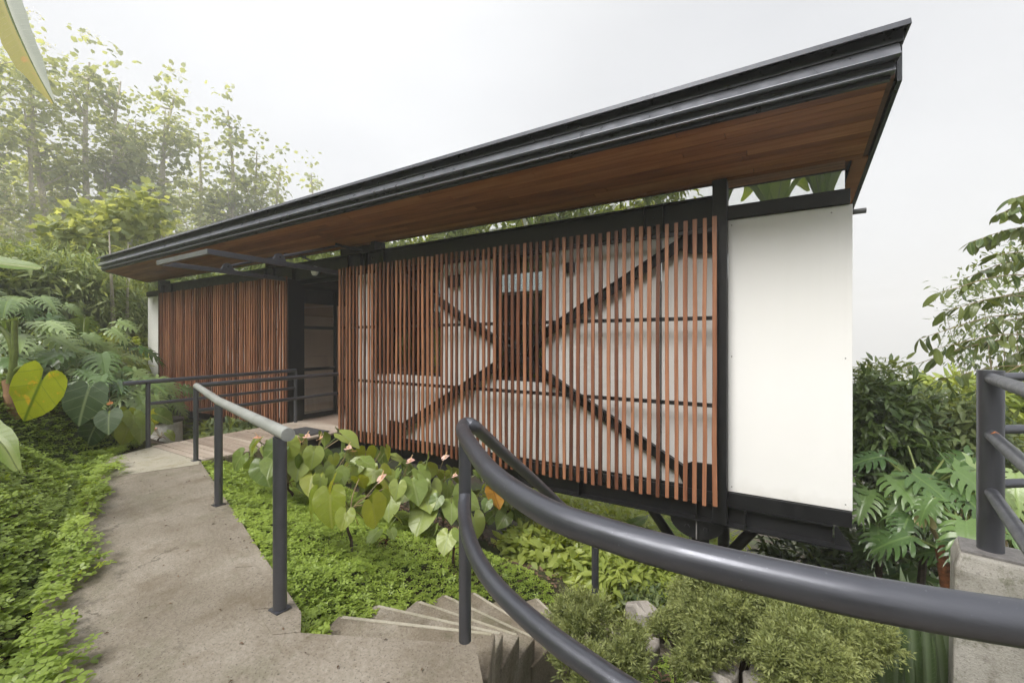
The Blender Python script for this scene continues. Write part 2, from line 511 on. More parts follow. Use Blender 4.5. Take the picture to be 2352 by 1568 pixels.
leafmat('bamboo_leaf', (0.15, 0.22, 0.07), (0.42, 0.49, 0.20), 0.35, 0.42)
leafmat('coffee_leaf', (0.055, 0.10, 0.022), (0.17, 0.21, 0.045), 0.32, 0.28, vein=(0.17, 0.22, 0.07), vein_n=22, per='obj', gloss=0.7)
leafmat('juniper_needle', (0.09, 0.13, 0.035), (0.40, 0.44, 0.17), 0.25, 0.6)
leafmat('sansevieria_leaf', (0.045, 0.075, 0.025), (0.09, 0.135, 0.05), 0.1, 0.4, vein=(0.17, 0.22, 0.13), vein_n=75, per='obj')
leafmat('spathe_pink', (0.80, 0.46, 0.40), (0.86, 0.62, 0.55), 0.3, 0.3, per='obj')
leafmat('spathe_coral', (0.80, 0.34, 0.25), (0.85, 0.45, 0.34), 0.25, 0.3, per='obj')
leafmat('blossom', (0.66, 0.66, 0.56), (0.85, 0.85, 0.78), 0.3, 0.6)
leafmat('litter', (0.035, 0.022, 0.014), (0.20, 0.125, 0.08), 0.1, 0.8)


def plain(name, colr, rough=0.7, nscale=12.0, var=0.35):
    m, nt, b = nmat(name)
    tc = N(nt, 'ShaderNodeTexCoord')
    n1 = N(nt, 'ShaderNodeTexNoise', Scale=nscale, Detail=5.0, Roughness=0.65)
    nt.links.new(tc.outputs['Object'], n1.inputs['Vector'])
    r = ramp(nt, [(0.3, tuple(c * (1 - var) for c in colr)), (0.7, tuple(min(1, c * (1 + var)) for c in colr))])
    nt.links.new(n1.outputs['Fac'], r.inputs['Fac'])
    nt.links.new(r.outputs['Color'], b.inputs['Base Color'])
    b.inputs['Roughness'].default_value = rough
    bump(nt, b, n1.outputs['Fac'], 0.3, 0.01)
    return m


plain('pale_bark', (0.50, 0.45, 0.37), 0.85, 6)
plain('tan_bark', (0.30, 0.17, 0.10), 0.9, 9)
plain('dark_bark', (0.055, 0.038, 0.026), 0.95, 20, 0.6)
plain('green_stem', (0.15, 0.19, 0.05), 0.5, 15, 0.3)
plain('tan_stem', (0.26, 0.20, 0.10), 0.55, 25, 0.4)
plain('spadix_yellow', (0.82, 0.58, 0.34), 0.6, 60, 0.2)
plain('cream_spathe', (0.70, 0.62, 0.34), 0.45, 10, 0.12)
plain('dry_sheath', (0.20, 0.075, 0.028), 0.8, 30, 0.6)
plain('mat_rubber', (0.055, 0.055, 0.058), 0.95, 180, 0.8)
plain('black_plastic', (0.018, 0.018, 0.02), 0.4, 8, 0.3)
plain('lamp_opal', (0.86, 0.86, 0.83), 0.35, 4, 0.02)
plain('plate_steel', (0.20, 0.19, 0.185), 0.55, 30, 0.3)
plain('copper_wire', (0.42, 0.15, 0.05), 0.4, 40, 0.3)
plain('ceiling_panel', (0.16, 0.075, 0.04), 0.5, 10, 0.3)
plain('interior_dark', (0.05, 0.045, 0.042), 0.7, 5, 0.3)
plain('coffee_cherry', (0.10, 0.14, 0.03), 0.4, 10, 0.3)
plain('crate_green', (0.02, 0.16, 0.08), 0.4, 8, 0.2)

# ------------------------------------------------------------------ mesh helpers
def mesh_np(name, V, F, smooth=False, leafval=None, uv=None):
    """V (n,3); F (m,3) or (m,4) int array"""
    V = np.asarray(V, dtype=np.float32).reshape(-1, 3)
    F = np.asarray(F, dtype=np.int32)
    me = bpy.data.meshes.new(name)
    k = F.shape[1]
    me.vertices.add(len(V)); me.vertices.foreach_set('co', V.ravel())
    me.loops.add(F.size); me.loops.foreach_set('vertex_index', F.ravel())
    me.polygons.add(len(F))
    me.polygons.foreach_set('loop_start', np.arange(0, F.size, k, dtype=np.int32))
    me.polygons.foreach_set('loop_total', np.full(len(F), k, dtype=np.int32))
    if smooth:
        me.polygons.foreach_set('use_smooth', np.ones(len(F), dtype=bool))
    me.update(calc_edges=True)
    if leafval is not None:
        a = me.attributes.new('leafval', 'FLOAT', 'POINT')
        a.data.foreach_set('value', np.asarray(leafval, dtype=np.float32))
    if uv is not None:
        l = me.uv_layers.new(name='UVMap')
        l.data.foreach_set('uv', np.asarray(uv, dtype=np.float32)[F.ravel()].ravel())
    return me


def put(name, me, mat, parent=None, label=None, cat=None, group=None, kind=None, matrix=None):
    if mat is not None and len(me.materials) == 0:
        me.materials.append(MATS[mat])
    o = bpy.data.objects.new(name, me)
    col.objects.link(o)
    if parent is not None:
        o.parent = parent
    if matrix is not None:
        o.matrix_local = matrix
    tag(o, label, cat, group, kind)
    return o


def tag(o, label=None, cat=None, group=None, kind=None):
    if label: o['label'] = label
    if cat: o['category'] = cat
    if group: o['group'] = group
    if kind: o['kind'] = kind
    return o


def empty(name, loc, label=None, cat=None, group=None, rz=0.0):
    o = bpy.data.objects.new(name, None)
    o.empty_display_size = 0.1
    o.location = loc
    o.rotation_euler = (0, 0, rz)
    col.objects.link(o)
    return tag(o, label, cat, group)


class MB:
    def __init__(s):
        s.v = []; s.f = []

    def box(s, x0, x1, y0, y1, z0, z1):
        b = len(s.v)
        s.v += [(x0, y0, z0), (x1, y0, z0), (x1, y1, z0), (x0, y1, z0), (x0, y0, z1), (x1, y0, z1), (x1, y1, z1), (x0, y1, z1)]
        s.f += [(b, b + 3, b + 2, b + 1), (b + 4, b + 5, b + 6, b + 7), (b, b + 1, b + 5, b + 4), (b + 1, b + 2, b + 6, b + 5), (b + 2, b + 3, b + 7, b + 6), (b + 3, b, b + 4, b + 7)]
        return s

    def bar(s, p, q, w, h, up=(0, 0, 1)):
        p = Vector(p); q = Vector(q)
        d = (q - p).normalized()
        sd = d.cross(Vector(up)).normalized()
        n = sd.cross(d).normalized()
        b = len(s.v)
        for c in (p, q):
            for a, e in ((-1, -1), (1, -1), (1, 1), (-1, 1)):
                s.v.append(tuple(c + sd * (a * w / 2) + n * (e * h / 2)))
        s.f += [(b, b + 1, b + 2, b + 3), (b + 4, b + 7, b + 6, b + 5)]
        for i in range(4):
            j = (i + 1) % 4
            s.f.append((b + i, b + 4 + i, b + 4 + j, b + j))
        return s

    def prism(s, pts, axis, a0, a1):
        """extrude closed 2D profile along axis; for axis x profile=(y,z); y: (x,z); z: (x,y)"""
        b = len(s.v); n = len(pts)
        for a in (a0, a1):
            for (p, q) in pts:
                s.v.append({0: (a, p, q), 1: (p, a, q), 2: (p, q, a)}[axis])
        s.f.append(tuple(range(b, b + n))); s.f.append(tuple(range(b + 2 * n - 1, b + n - 1, -1)))
        for i in range(n):
            j = (i + 1) % n
            s.f.append((b + i, b + n + i, b + n + j, b + j))
        return s

    def tube(s, pts, rad, n=12, caps=True):
        pts = [Vector(p) for p in pts]
        if not isinstance(rad, (list, tuple)):
            rad = [rad] * len(pts)
        ref = None
        b = len(s.v)
        for i, p in enumerate(pts):
            if i == 0: t = pts[1] - pts[0]
            elif i == len(pts) - 1: t = pts[-1] - pts[-2]
            else: t = (pts[i + 1] - p).normalized() + (p - pts[i - 1]).normalized()
            t.normalize()
            if ref is None:
                ref = Vector((0, 0, 1)) if abs(t.z) < 0.9 else Vector((1, 0, 0))
            sd = t.cross(ref)
            if sd.length < 1e-6:
                sd = t.orthogonal()
            sd.normalize()
            nn = sd.cross(t).normalized()
            ref = nn
            k = 1.0
            if 0 < i < len(pts) - 1:
                c = (pts[i + 1] - p).normalized().dot((p - pts[i - 1]).normalized())
                k = 1.0 / max(0.5, math.sqrt(max(0.0, (1 + c) / 2)))
            for j in range(n):
                a = 2 * math.pi * j / n
                s.v.append(tuple(p + (sd * math.cos(a) * (k if False else 1) + nn * math.sin(a)) * rad[i]))
        for i in range(len(pts) - 1):
            for j in range(n):
                k = (j + 1) % n
                s.f.append((b + i * n + j, b + i * n + k, b + (i + 1) * n + k, b + (i + 1) * n + j))
        if caps:
            s.f.append(tuple(b + j for j in range(n - 1, -1, -1)))
            e = b + (len(pts) - 1) * n
            s.f.append(tuple(e + j for j in range(n)))
        return s

    def lathe(s, prof, c, n=24):
        b = len(s.v)
        for (r, z) in prof:
            for j in range(n):
                a = 2 * math.pi * j / n
                s.v.append((c[0] + r * math.cos(a), c[1] + r * math.sin(a), c[2] + z))
        for i in range(len(prof) - 1):
            for j in range(n):
                k = (j + 1) % n
                s.f.append((b + i * n + j, b + i * n + k, b + (i + 1) * n + k, b + (i + 1) * n + j))
        s.f.append(tuple(b + j for j in range(n - 1, -1, -1)))
        e = b + (len(prof) - 1) * n
        s.f.append(tuple(e + j for j in range(n)))
        return s

    def mesh(s, name, smooth=False):
        me = bpy.data.meshes.new(name)
        me.from_pydata([tuple(v) for v in s.v], [], s.f)
        me.update()
        if smooth:
            me.polygons.foreach_set('use_smooth', np.ones(len(me.polygons), dtype=bool))
            me.set_sharp_from_angle(angle=R(40))
        return me

    def build(s, name, mat, parent=None, smooth=False, bevel=0, **kw):
        o = put(name, s.mesh(name, smooth), mat, parent, **kw)
        if bevel:
            m = o.modifiers.new('bevel', 'BEVEL'); m.width = bevel; m.segments = 2; m.limit_method = 'ANGLE'
        return o


def smooth_curve(pts, n=8):
    """Catmull-Rom through the points"""
    P = [Vector(p) for p in pts]
    P = [P[0] * 2 - P[1]] + P + [P[-1] * 2 - P[-2]]
    out = []
    for i in range(1, len(P) - 2):
        for k in range(n):
            t = k / n
            a, b, c, d = P[i - 1], P[i], P[i + 1], P[i + 2]
            out.append(0.5 * ((2 * b) + (c - a) * t + (2 * a - 5 * b + 4 * c - d) * t * t + (3 * b - a - 3 * c + d) * t ** 3))
    out.append(P[-2])
    return out


def in_poly(x, y, poly):
    x = np.asarray(x); y = np.asarray(y)
    inside = np.zeros(x.shape, bool)
    n = len(poly)
    for i in range(n):
        x0, y0 = poly[i]; x1, y1 = poly[(i + 1) % n]
        c = ((y0 > y) != (y1 > y)) & (x < (x1 - x0) * (y - y0) / (y1 - y0 + 1e-12) + x0)
        inside ^= c
    return inside


def vnoise(x, y, seed=0):
    """smooth value noise on arrays"""
    x = np.asarray(x, float); y = np.asarray(y, float)
    xi = np.floor(x).astype(int); yi = np.floor(y).astype(int)
    fx = x - xi; fy = y - yi
    fx = fx * fx * (3 - 2 * fx); fy = fy * fy * (3 - 2 * fy)

    def h(a, b):
        n = (a * 374761393 + b * 668265263 + seed * 1442695041) & 0x7fffffff
        n = ((n ^ (n >> 13)) * 1274126177) & 0x7fffffff
        return ((n ^ (n >> 16)) & 0xffff) / 65535.0
    return (h(xi, yi) * (1 - fx) + h(xi + 1, yi) * fx) * (1 - fy) + (h(xi, yi + 1) * (1 - fx) + h(xi + 1, yi + 1) * fx) * fy


# ------------------------------------------------------------------ layout (deck level is z = 0)
YW, YS = 4.75, 4.54             # wall plane, front of the slats
X0, X1 = -14.5, 0.65            # ends of the house
SCX, SCY = 0.237, 2.645          # centre of the winding stair
# plan of the guard rail and of the landing's edge
RAIL_Z, MID_Z = 1.06, 0.70
GUARD = [on_z(u, v, RAIL_Z) for u, v in ((1068, 994), (1085, 1028), (1135, 1092), (1250, 1172), (1400, 1228), (1600, 1284), (1900, 1353), (2100, 1391), (2352, 1431), (2700, 1478))]
GUARD.append(GUARD[-1] + (GUARD[-1] - GUARD[-2]) * 1.5)
POSTS = [on_z(643, 1400, 0), on_z(502, 1160, 0), on_z(450, 1058, 0)]


def yl(x):
    """right-hand edge of the path"""
    p, q = POSTS[0], POSTS[2]
    m = (q.y - p.y) / (q.x - p.x)
    return p.y + 0.06 + m * (np.maximum(np.asarray(x, float), -6.4) - p.x)


LEFT_EDGE = [on_z(u, v, 0) for u, v in ((355, 1025), (235, 1056), (215, 1110), (150, 1240), (75, 1440), (40, 1568), (-200, 1900))]
slab_poly = [(p.x, p.y) for p in LEFT_EDGE]
slab_poly += [(-1.6, -2.6), (3.2, -2.6), (3.2, GUARD[-1].y + 0.05)]
slab_poly += [(p.x - 0.0, p.y + 0.055) for p in reversed(GUARD[3:])]
slab_poly += [(p.x + 0.05, p.y + 0.035) for p in reversed(GUARD[1:3])]
slab_poly += [(on_z(1092, 1478, 0).x, on_z(1092, 1478, 0).y), (on_z(690, 1452, 0).x, on_z(690, 1452, 0).y)]
slab_poly += [(POSTS[0].x + 0.12, POSTS[0].y + 0.05), (POSTS[1].x, POSTS[1].y + 0.08), (-6.10, 2.52)]

NSTEP = 15
A_START = R(210.2)
A_STEP = R(8.5)


def step_z(k):
    return -0.17 * (k + 1)


def stair_info(x, y):
    dx = np.asarray(x) - SCX; dy = np.asarray(y) - SCY
    r = np.hypot(dx, dy)
    a = np.mod(np.arctan2(dy, dx), 2 * np.pi)
    k = (A_START - a) / A_STEP
    return r, k


def ground_z(x, y):
    x = np.asarray(x, float); y = np.asarray(y, float)
    s = (y - yl(x)) * 0.96
    # right-hand side: falls away under the house to the valley
    sr = np.clip(s, 0, None)
    zr = -0.05 - 0.42 * np.minimum(sr, 9) - 0.30 * np.clip(sr - 9, 0, 60) - 0.1 * np.clip(sr - 69, 0, 200)
    zr = zr - 0.10 * np.clip(x - 0.5, 0, 60) * np.clip(sr, 0, 1)
    # left of the house end the slope flattens
    w = np.clip((-x - 9.0) / 6.0, 0, 1)
    zr = zr * (1 - w) + w * (-0.05 - 0.10 * np.minimum(sr, 9) + 0.05 * np.clip(sr - 9, 0, 40))
    # left-hand bank
    e_ = np.clip((-7.25 - x) / 1.1, 0, 1); e_ = e_ * e_ * (3 - 2 * e_)
    d = np.clip(-s - 1.12 + 1.05 * e_, 0, None)
    zl = 0.98 * np.minimum(d, 0.75) + 0.38 * np.clip(d - 0.75, 0, 4) + 0.30 * np.clip(d - 4.75, 0, 30)
    z = np.where(s > 0, zr, np.where(d > 0, zl - 0.04, -0.08))
    z = z + (vnoise(x * 1.7, y * 1.7, 3) - 0.5) * 0.10 * np.clip(np.abs(s) * 2, 0, 1) + (vnoise(x * 5, y * 5, 4) - 0.5) * 0.03
    # stair bed and planted middle of the winding stair
    r, k = stair_info(x, y)
    bed = (r < 2.50) & (r > 1.66) & (k > -0.3) & (k < NSTEP)
    z = np.where(bed, np.minimum(z, step_z(k) - 0.22), z)
    w2 = np.clip((r - 2.58) / 0.5, 0, 1); w2 = w2 * w2 * (3 - 2 * w2)
    side_ = (r >= 2.50) & (r < 3.1) & (k > -0.6) & (k < NSTEP)
    z = np.where(side_, (step_z(np.maximum(k, 0) - 0.5) - 0.02) * (1 - w2) + z * w2, z)
    mid = (r <= 1.66) & (s > -0.2)
    z = np.where(mid, np.minimum(z, -1.30 + 0.10 * (vnoise(x * 3, y * 3, 8) - 0.5)), z)
    edge = in_poly(x, y, slab_poly)
    z = np.where(edge & (x > -8.2), np.minimum(z, -0.16), z)
    return z


def gz(x, y):
    return float(ground_z(np.array([x]), np.array([y]))[0])


def ground_hit(u, v, tmax=60.0):
    r = ray(u, v) / FPX
    t = 0.6
    while t < tmax:
        p = Vector((0, 0, EYE)) + r * t
        if p.z <= gz(p.x, p.y):
            return Vector((p.x, p.y, gz(p.x, p.y)))
        t += 0.02 + t * 0.004
    return Vector((0, 0, EYE)) + r * tmax


# ------------------------------------------------------------------ ground
def axis_coords(lo, hi, fine, far):
    a = np.arange(lo, hi + 1e-6, fine)
    g = np.geomspace(0.4, far, 34)
    return np.concatenate([lo - g[::-1], a, hi + g])


gx = axis_coords(-16, 5, 0.11, 420)
gy = axis_coords(-4, 12, 0.11, 420)
GX, GY = np.meshgrid(gx, gy)
GZ = ground_z(GX, GY)
nx, ny = len(gx), len(gy)
idx = np.arange(nx * ny).reshape(ny, nx)
F = np.stack([idx[:-1, :-1], idx[:-1, 1:], idx[1:, 1:], idx[1:, :-1]], -1).reshape(-1, 4)
put('ground', mesh_np('ground', np.stack([GX, GY, GZ], -1).reshape(-1, 3), F, smooth=True), 'soil', kind='structure')

# concrete path and landing: top sheet plus deep sides
def slab(name, poly, z_top, z_bot, mat, **kw):
    bm = bmesh.new()
    vt = [bm.verts.new((x, y, z_top)) for x, y in poly]
    f = bm.faces.new(vt)
    bmesh.ops.recalc_face_normals(bm, faces=[f])
    if f.normal.z < 0: f.normal_flip()
    r = bmesh.ops.extrude_face_region(bm, geom=[f])
    bmesh.ops.translate(bm, vec=(0, 0, z_bot - z_top), verts=[v for v in r['geom'] if isinstance(v, bmesh.types.BMVert)])
    bmesh.ops.recalc_face_normals(bm, faces=bm.faces[:])
    bmesh.ops.triangulate(bm, faces=bm.faces[:])
    me = bpy.data.meshes.new(name); bm.to_mesh(me); bm.free()
    return put(name, me, mat, **kw)


path = slab('path', slab_poly, 0.0, -1.45, 'path_concrete', kind='structure')
# paler strip of older concrete where the path meets the footbridge
e1, e2 = on_z(225, 1100, 0), on_z(462, 1066, 0)
ap_poly = [(e1.x, e1.y), (e2.x, e2.y - 0.02), (-6.07, 2.50), (-7.48, 2.50), (LEFT_EDGE[1].x, LEFT_EDGE[1].y)]
slab('path_apron', ap_poly, 0.006, -0.02, 'joint_concrete', kind='structure')

# narrow edging strip along the railing side, a shade paler than the slab
es = [Vector((on_z(u, v, 0).x, on_z(u, v, 0).y, 0)) for u, v in ((470, 1078), (520, 1170), (590, 1300), (645, 1395), (690, 1452))]
ei = [p + Vector((-0.10, -0.085, 0)) for p in es]
for i in range(4):
    g_ = 0.004
    a_, b_ = es[i], es[i + 1]
    dd_ = (b_ - a_).normalized() * g_
    pl_ = [a_ + dd_, b_ - dd_, ei[i + 1] - dd_, ei[i] + dd_]
    slab('path_edging', [(p.x, p.y) for p in pl_], 0.004, -0.02, 'path_concrete', kind='structure')

# ------------------------------------------------------------------ the house
house = empty('house', (0, 0, 0), 'long white stilt house with wooden slat screens and a wide black roof edge', 'house')


def strip(bm_name, mat, parent, *boxes, bevel=0.0, **kw):
    m = MB()
    for b in boxes:
        m.box(*b)
    return m.build(bm_name, mat, parent, bevel=bevel, **kw)


# floor, back wall, ends
strip('floor', 'floor_wood', house, (X0 + 0.02, X1 - 0.02, YW + 0.12, 8.2, -0.12, 0.0))
YB = 8.2
strip('wall', 'white_paint', house, (X0, -8.35, YB, YB + 0.12, -0.1, 2.62), label='white rear wall of the far room')
strip('wall', 'white_paint', house, (-5.85, X1, YB, YB + 0.12, -0.1, 2.62), label='white rear wall of the near room')
MB().box(-8.34, -5.86, YB + 0.05, YB + 0.06, 0.0, 2.61).build('rear_pane', 'door_glass', house)  # unseen rear glazing, added to brighten the room behind the doorway
strip('wall', 'white_paint', house, (X1 - 0.1, X1, YW + 0.125, YB - 0.005, -0.1, 2.70))
strip('wall', 'white_paint', house, (X0, X0 + 0.1, YW + 0.125, YB - 0.005, -0.1, 2.70))
# front wall panels
def wall_panel(x0, x1, z0, z1, label=None):
    return strip('wall_panel', 'white_paint', house, (x0, x1, YW, YW + 0.1, z0, z1), bevel=0.004, label=label)


DX0, DX1 = -7.60, -6.12
wall_panel(-0.333, X1, 0.0, 2.715, 'plain white end panel under the black beam')
wall_panel(X0, -13.44, 0.0, 2.715, 'narrow white far end panel')
for zx, xx in ((0.05, -0.30), (0.05, 0.60), (2.66, -0.30), (2.66, 0.50), (1.35, -0.30), (1.35, 0.60)):
    MB().tube([(xx, YW + 0.001, zx), (xx, YW - 0.0025, zx)], 0.006, 8).build('screw', 'plate_steel', house)
W1 = (on_y(897, 784, YW).x, on_y(1010, 784, YW).x)
W2 = (on_y(1142, 784, YW).x, on_y(1244, 784, YW).x)
WZ = 0.98
wall_panel(-5.95, on_y(852, 784, YW).x, 0.0, 2.66)
wall_panel(on_y(861, 784, YW).x, W1[0] - 0.05, 0.0, WZ)
wall_panel(W1[0] - 0.049, W1[1] + 0.049, 0.0, WZ)
wall_panel(W1[1] + 0.05, W2[0] - 0.05, 0.0, 2.66)
wall_panel(W2[0] - 0.049, W2[1] + 0.049, 0.0, WZ)
jx = on_y(1517, 784, YW).x
wall_panel(W2[1] + 0.05, jx - 0.012, 0.0, 2.66)
wall_panel(jx + 0.012, -0.45, 0.0, 2.66)
# left half of the front wall
wall_panel(-13.3, -11.3, 0.0, 2.66)
wall_panel(-11.25, -10.3, 0.0, WZ)
wall_panel(-10.25, -9.3, 0.0, 2.66)
wall_panel(-9.25, -8.4, 0.0, WZ)
wall_panel(-8.35, -7.75, 0.0, 2.66)


def window(x0, x1, z0, z1, name='window', y=YW + 0.03, fr=0.05, glassm='window_glass', mull=0):
    m = MB()
    m.box(x0, x0 + fr, y, y + 0.06, z0, z1).box(x1 - fr, x1, y, y + 0.06, z0, z1)
    m.box(x0 + fr, x1 - fr, y, y + 0.06, z0, z0 + fr).box(x0 + fr, x1 - fr, y, y + 0.06, z1 - fr, z1)
    for i in range(mull):
        xm = x0 + (x1 - x0) * (i + 1) / (mull + 1)
        m.box(xm - fr / 2, xm + fr / 2, y + 0.003, y + 0.057, z0 + fr, z1 - fr)
    o = m.build(name, 'black_paint', house)
    MB().box(x0 + fr * 0.6, x1 - fr * 0.6, y + 0.026, y + 0.034, z0 + fr * 0.6, z1 - fr * 0.6).build('pane', glassm, o)
    return o


window(W1[0] - 0.045, W1[1] + 0.045, WZ + 0.004, 2.655)
window(W2[0] - 0.045, W2[1] + 0.045, WZ + 0.004, 2.655)
window(-11.29, -10.31, WZ + 0.004, 2.655)
window(-9.29, -8.36, WZ + 0.004, 2.655)
# rear clerestory; the big rear pane is added to brighten the room inside
for i in range(6):
    xa = X0 + 0.15 + i * (X1 - X0 - 0.3) / 5
    strip('rear_mullion', 'black_paint', house, (xa - 0.04, xa + 0.04, YB + 0.02, YB + 0.1, 2.62, 3.12))
MB().box(X0 + 0.1, X1 - 0.1, YB + 0.05, YB + 0.06, 2.62, 3.12).build('rear_pane', 'door_glass', house)
# ceiling
strip('ceiling', 'ceiling_panel', house, (X0 + 0.01, X1 - 0.01, YW + 0.08, YB + 0.55, 3.125, 3.17))
# partitions seen through the doorway
for k, (za, zb) in enumerate(((0.02, 0.50), (0.507, 1.18), (1.187, 2.05), (2.057, 2.30))):
    strip('cabinet_panel', 'cabinet_wood', house, (-8.32, -8.30, 5.0, 6.05, za, zb))
    strip('cabinet_panel', 'cabinet_wood', house, (-8.32, -8.30, 6.057, 7.3, za, zb))
strip('partition', 'interior_dark', house, (-8.42, -8.33, 5.0, YB - 0.01, 0.0, 3.12))
strip('partition', 'white_paint', house, (-5.9, -5.8, 6.0, YB - 0.01, 0.0, 2.1))
strip('partition', 'interior_dark', house, (-5.0, -1.6, 7.4, 7.5, 0.0, 2.45))

# steel frame -------------------------------------------------------
def col_post(x, z0, z1, w=0.12, y0=YW - 0.12, y1=YW - 0.004):
    return strip('column', 'black_paint', house, (x - w / 2, x + w / 2, y0, y1, z0, z1), bevel=0.004)


COLS = (-0.40, -5.40, -8.44, -13.44)
# wall plates and the main beam
BT0, BT1 = 2.665, 2.95
beam = MB()
beam.box(-13.37, -0.466, YW - 0.03, YW + 0.02, BT0, BT1)                # web
beam.box(-13.37, -0.466, YW - 0.085, YW + 0.06, BT1, BT1 + 0.014)       # top flange
beam.box(-13.37, -0.466, YW - 0.085, YW + 0.06, BT0 - 0.014, BT0)       # bottom flange
main_beam = beam.build('top_beam', 'black_paint', house)
for x in (-0.95, -1.15, -5.62, -5.2, -5.75, -8.3, -8.62, -12.85, -7.66, -6.06):
    strip('stiffener', 'black_paint', main_beam, (x - 0.007, x + 0.007, YW - 0.083, YW - 0.031, BT0 + 0.001, BT1 - 0.001))
for x in (-1.05, -5.5, -8.5):
    for z in (2.75, 2.85):
        b = MB().tube([(x, YW - 0.03, z), (x, YW - 0.05, z)], 0.016, 6)
        b.build('bolt', 'black_paint', main_beam)
strip('end_beam', 'black_paint', house, (-0.339, X1 - 0.02, YW - 0.035, YW + 0.07, 2.718, 2.85), bevel=0.004)
strip('end_beam', 'black_paint', house, (X0, -13.505, YW - 0.035, YW + 0.07, 2.718, 2.85), bevel=0.004)
col_post(-0.40, -0.30, 3.10, 0.13)
col_post(-5.40, 2.96, 3.10, 0.10)
col_post(-8.44, 2.96, 3.10, 0.10)
col_post(-13.44, -0.14, 3.08, 0.12)
strip('column', 'black_paint', house, (-7.74, -7.60, YS + 0.02, YW + 0.1, -0.10, 2.66), bevel=0.004)
strip('column', 'black_paint', house, (-6.05, -5.96, YW - 0.12, YW + 0.1, -0.10, 2.66), bevel=0.004)
strip('dark_strip', 'black_paint', house, (on_y(866, 784, YW).x, on_y(893, 784, YW).x, YW - 0.02, YW + 0.02, WZ, 2.655))  # flat dark strip on the wall plane beside the window
# clerestory glazing between beam and soffit
def clere(x0, x1, z0, z1=3.12, lean=0.008):
    m = MB().prism([(YW - 0.004, z0), (YW + 0.004, z0), (YW + 0.004 - lean, z1), (YW - 0.004 - lean, z1)], 0, x0, x1)
    return m.build('clerestory_pane', 'clerestory_glass', house)


clere(-0.333, X1 - 0.055, 2.852, lean=0.004)
clere(-5.345, -0.467, 2.966)
clere(-6.30, -5.455, 2.966)
clere(-8.385, -6.305, 2.966)
clere(-13.375, -8.495, 2.966)
clere(X0 + 0.03, -13.505, 2.852)
strip('clerestory_mullion', 'black_paint', house, (-6.31, -6.295, YW - 0.03, YW - 0.013, 2.966, 3.09))
strip('clerestory_panel', 'black_paint', house, (-6.29, -5.46, YW - 0.03, YW - 0.014, 2.966, 3.08), label='dark opaque panel in the clerestory strip')

# floor edge channel and bottom beam
strip('floor_channel', 'black_paint', house, (-0.339, X1 - 0.006, YW - 0.02, YW + 0.1, -0.145, -0.004), bevel=0.004)
strip('floor_channel', 'black_paint', house, (X0, -0.47, YW - 0.02, YW + 0.1, -0.145, -0.004))
bb = MB()
bb.box(X0 + 0.1, X1 - 0.14, YW + 0.02, YW + 0.05, -0.315, -0.15)
bb.box(X0 + 0.1, X1 - 0.01, YW - 0.09, YW + 0.14, -0.33, -0.315)
bb.box(X0 + 0.1, X1 - 0.14, YW - 0.03, YW + 0.14, -0.16, -0.147)
# mitred end gusset
bb.prism([(X1 - 0.13, -0.149), (X1 - 0.11, -0.149), (X1 - 0.01, -0.314), (X1 - 0.13, -0.314)], 1, YW - 0.03, YW - 0.018)
bot = bb.build('bottom_beam', 'black_paint', house)
for x in (-0.18, -0.38, -0.62, -1.9, -3.4, -4.9, -6.0, -7.7, -9.2, -10.7, -12.2, -13.6):
    strip('stiffener', 'black_paint', bot, (x - 0.006, x + 0.006, YW - 0.085, YW + 0.018, -0.314, -0.162))
# joists under the floor
for i in range(14):
    x = X0 + 0.6 + i * 1.08
    strip('floor_joist', 'black_paint', house, (x - 0.04, x + 0.04, YW + 0.15, YB, -0.26, -0.124))
strip('bottom_beam', 'black_paint', house, (X0 + 0.1, X1 - 0.1, YB - 0.2, YB - 0.1, -0.42, -0.262))
# stilts
for (x, y) in ((-0.62, 5.0), (-7.1, 5.0), (-13.6, 5.0), (-0.62, 7.9), (-7.1, 7.9), (-13.6, 7.9)):
    g = gz(x, y)
    MB().tube([(x, y, g - 0.3), (x, y, -0.33)], 0.09, 16).build('stilt', 'black_paint', house, smooth=True)
sx, sy = -0.62, 4.95
for dx in (-0.6, 0.55):
    MB().tube([(sx, sy + 0.1, -1.15), (sx + dx * 1.1, sy + 0.2, -0.34)], 0.055, 12).build('brace_strut', 'black_paint', house, smooth=True)
m = MB()
pp = [(sx + 0.26 * math.cos(a), -0.335 + 0.20 * math.sin(a) * (1 if math.sin(a) < 0 else 0)) for a in [math.pi + i * math.pi / 12 for i in range(13)]]
m.prism(pp, 1, YW - 0.04, YW + 0.0)
gus = m.build('gusset_plate', 'black_paint', house)
for dx in (-0.09, 0.09):
    MB().tube([(sx + dx, YW - 0.04, -0.42), (sx + dx, YW - 0.065, -0.42)], 0.026, 6).build('bolt', 'black_paint', gus)
strip('plate_edge', 'plate_steel', gus, (sx - 0.006, sx + 0.006, YW - 0.052, YW - 0.041, -0.53, -0.34))
for (x, y) in ((-7.1, 5.0),):
    pass

# X bracing behind the slats
YBR = YW - 0.075
def brace(xa, za, xb, zb, y=YBR):
    m = MB().bar((xa, y, za), (xb, y, zb), 0.03, 0.105, up=(0, 0, 1))
    d = (Vector((xb, y, zb)) - Vector((xa, y, za))).normalized()
    n = Vector((-d.z, 0, d.x)) * 0.05
    m.bar(Vector((xa, y, za)) + n, Vector((xb, y, zb)) + n, 0.07, 0.01)
    m.build('cross_brace', 'black_paint', house)


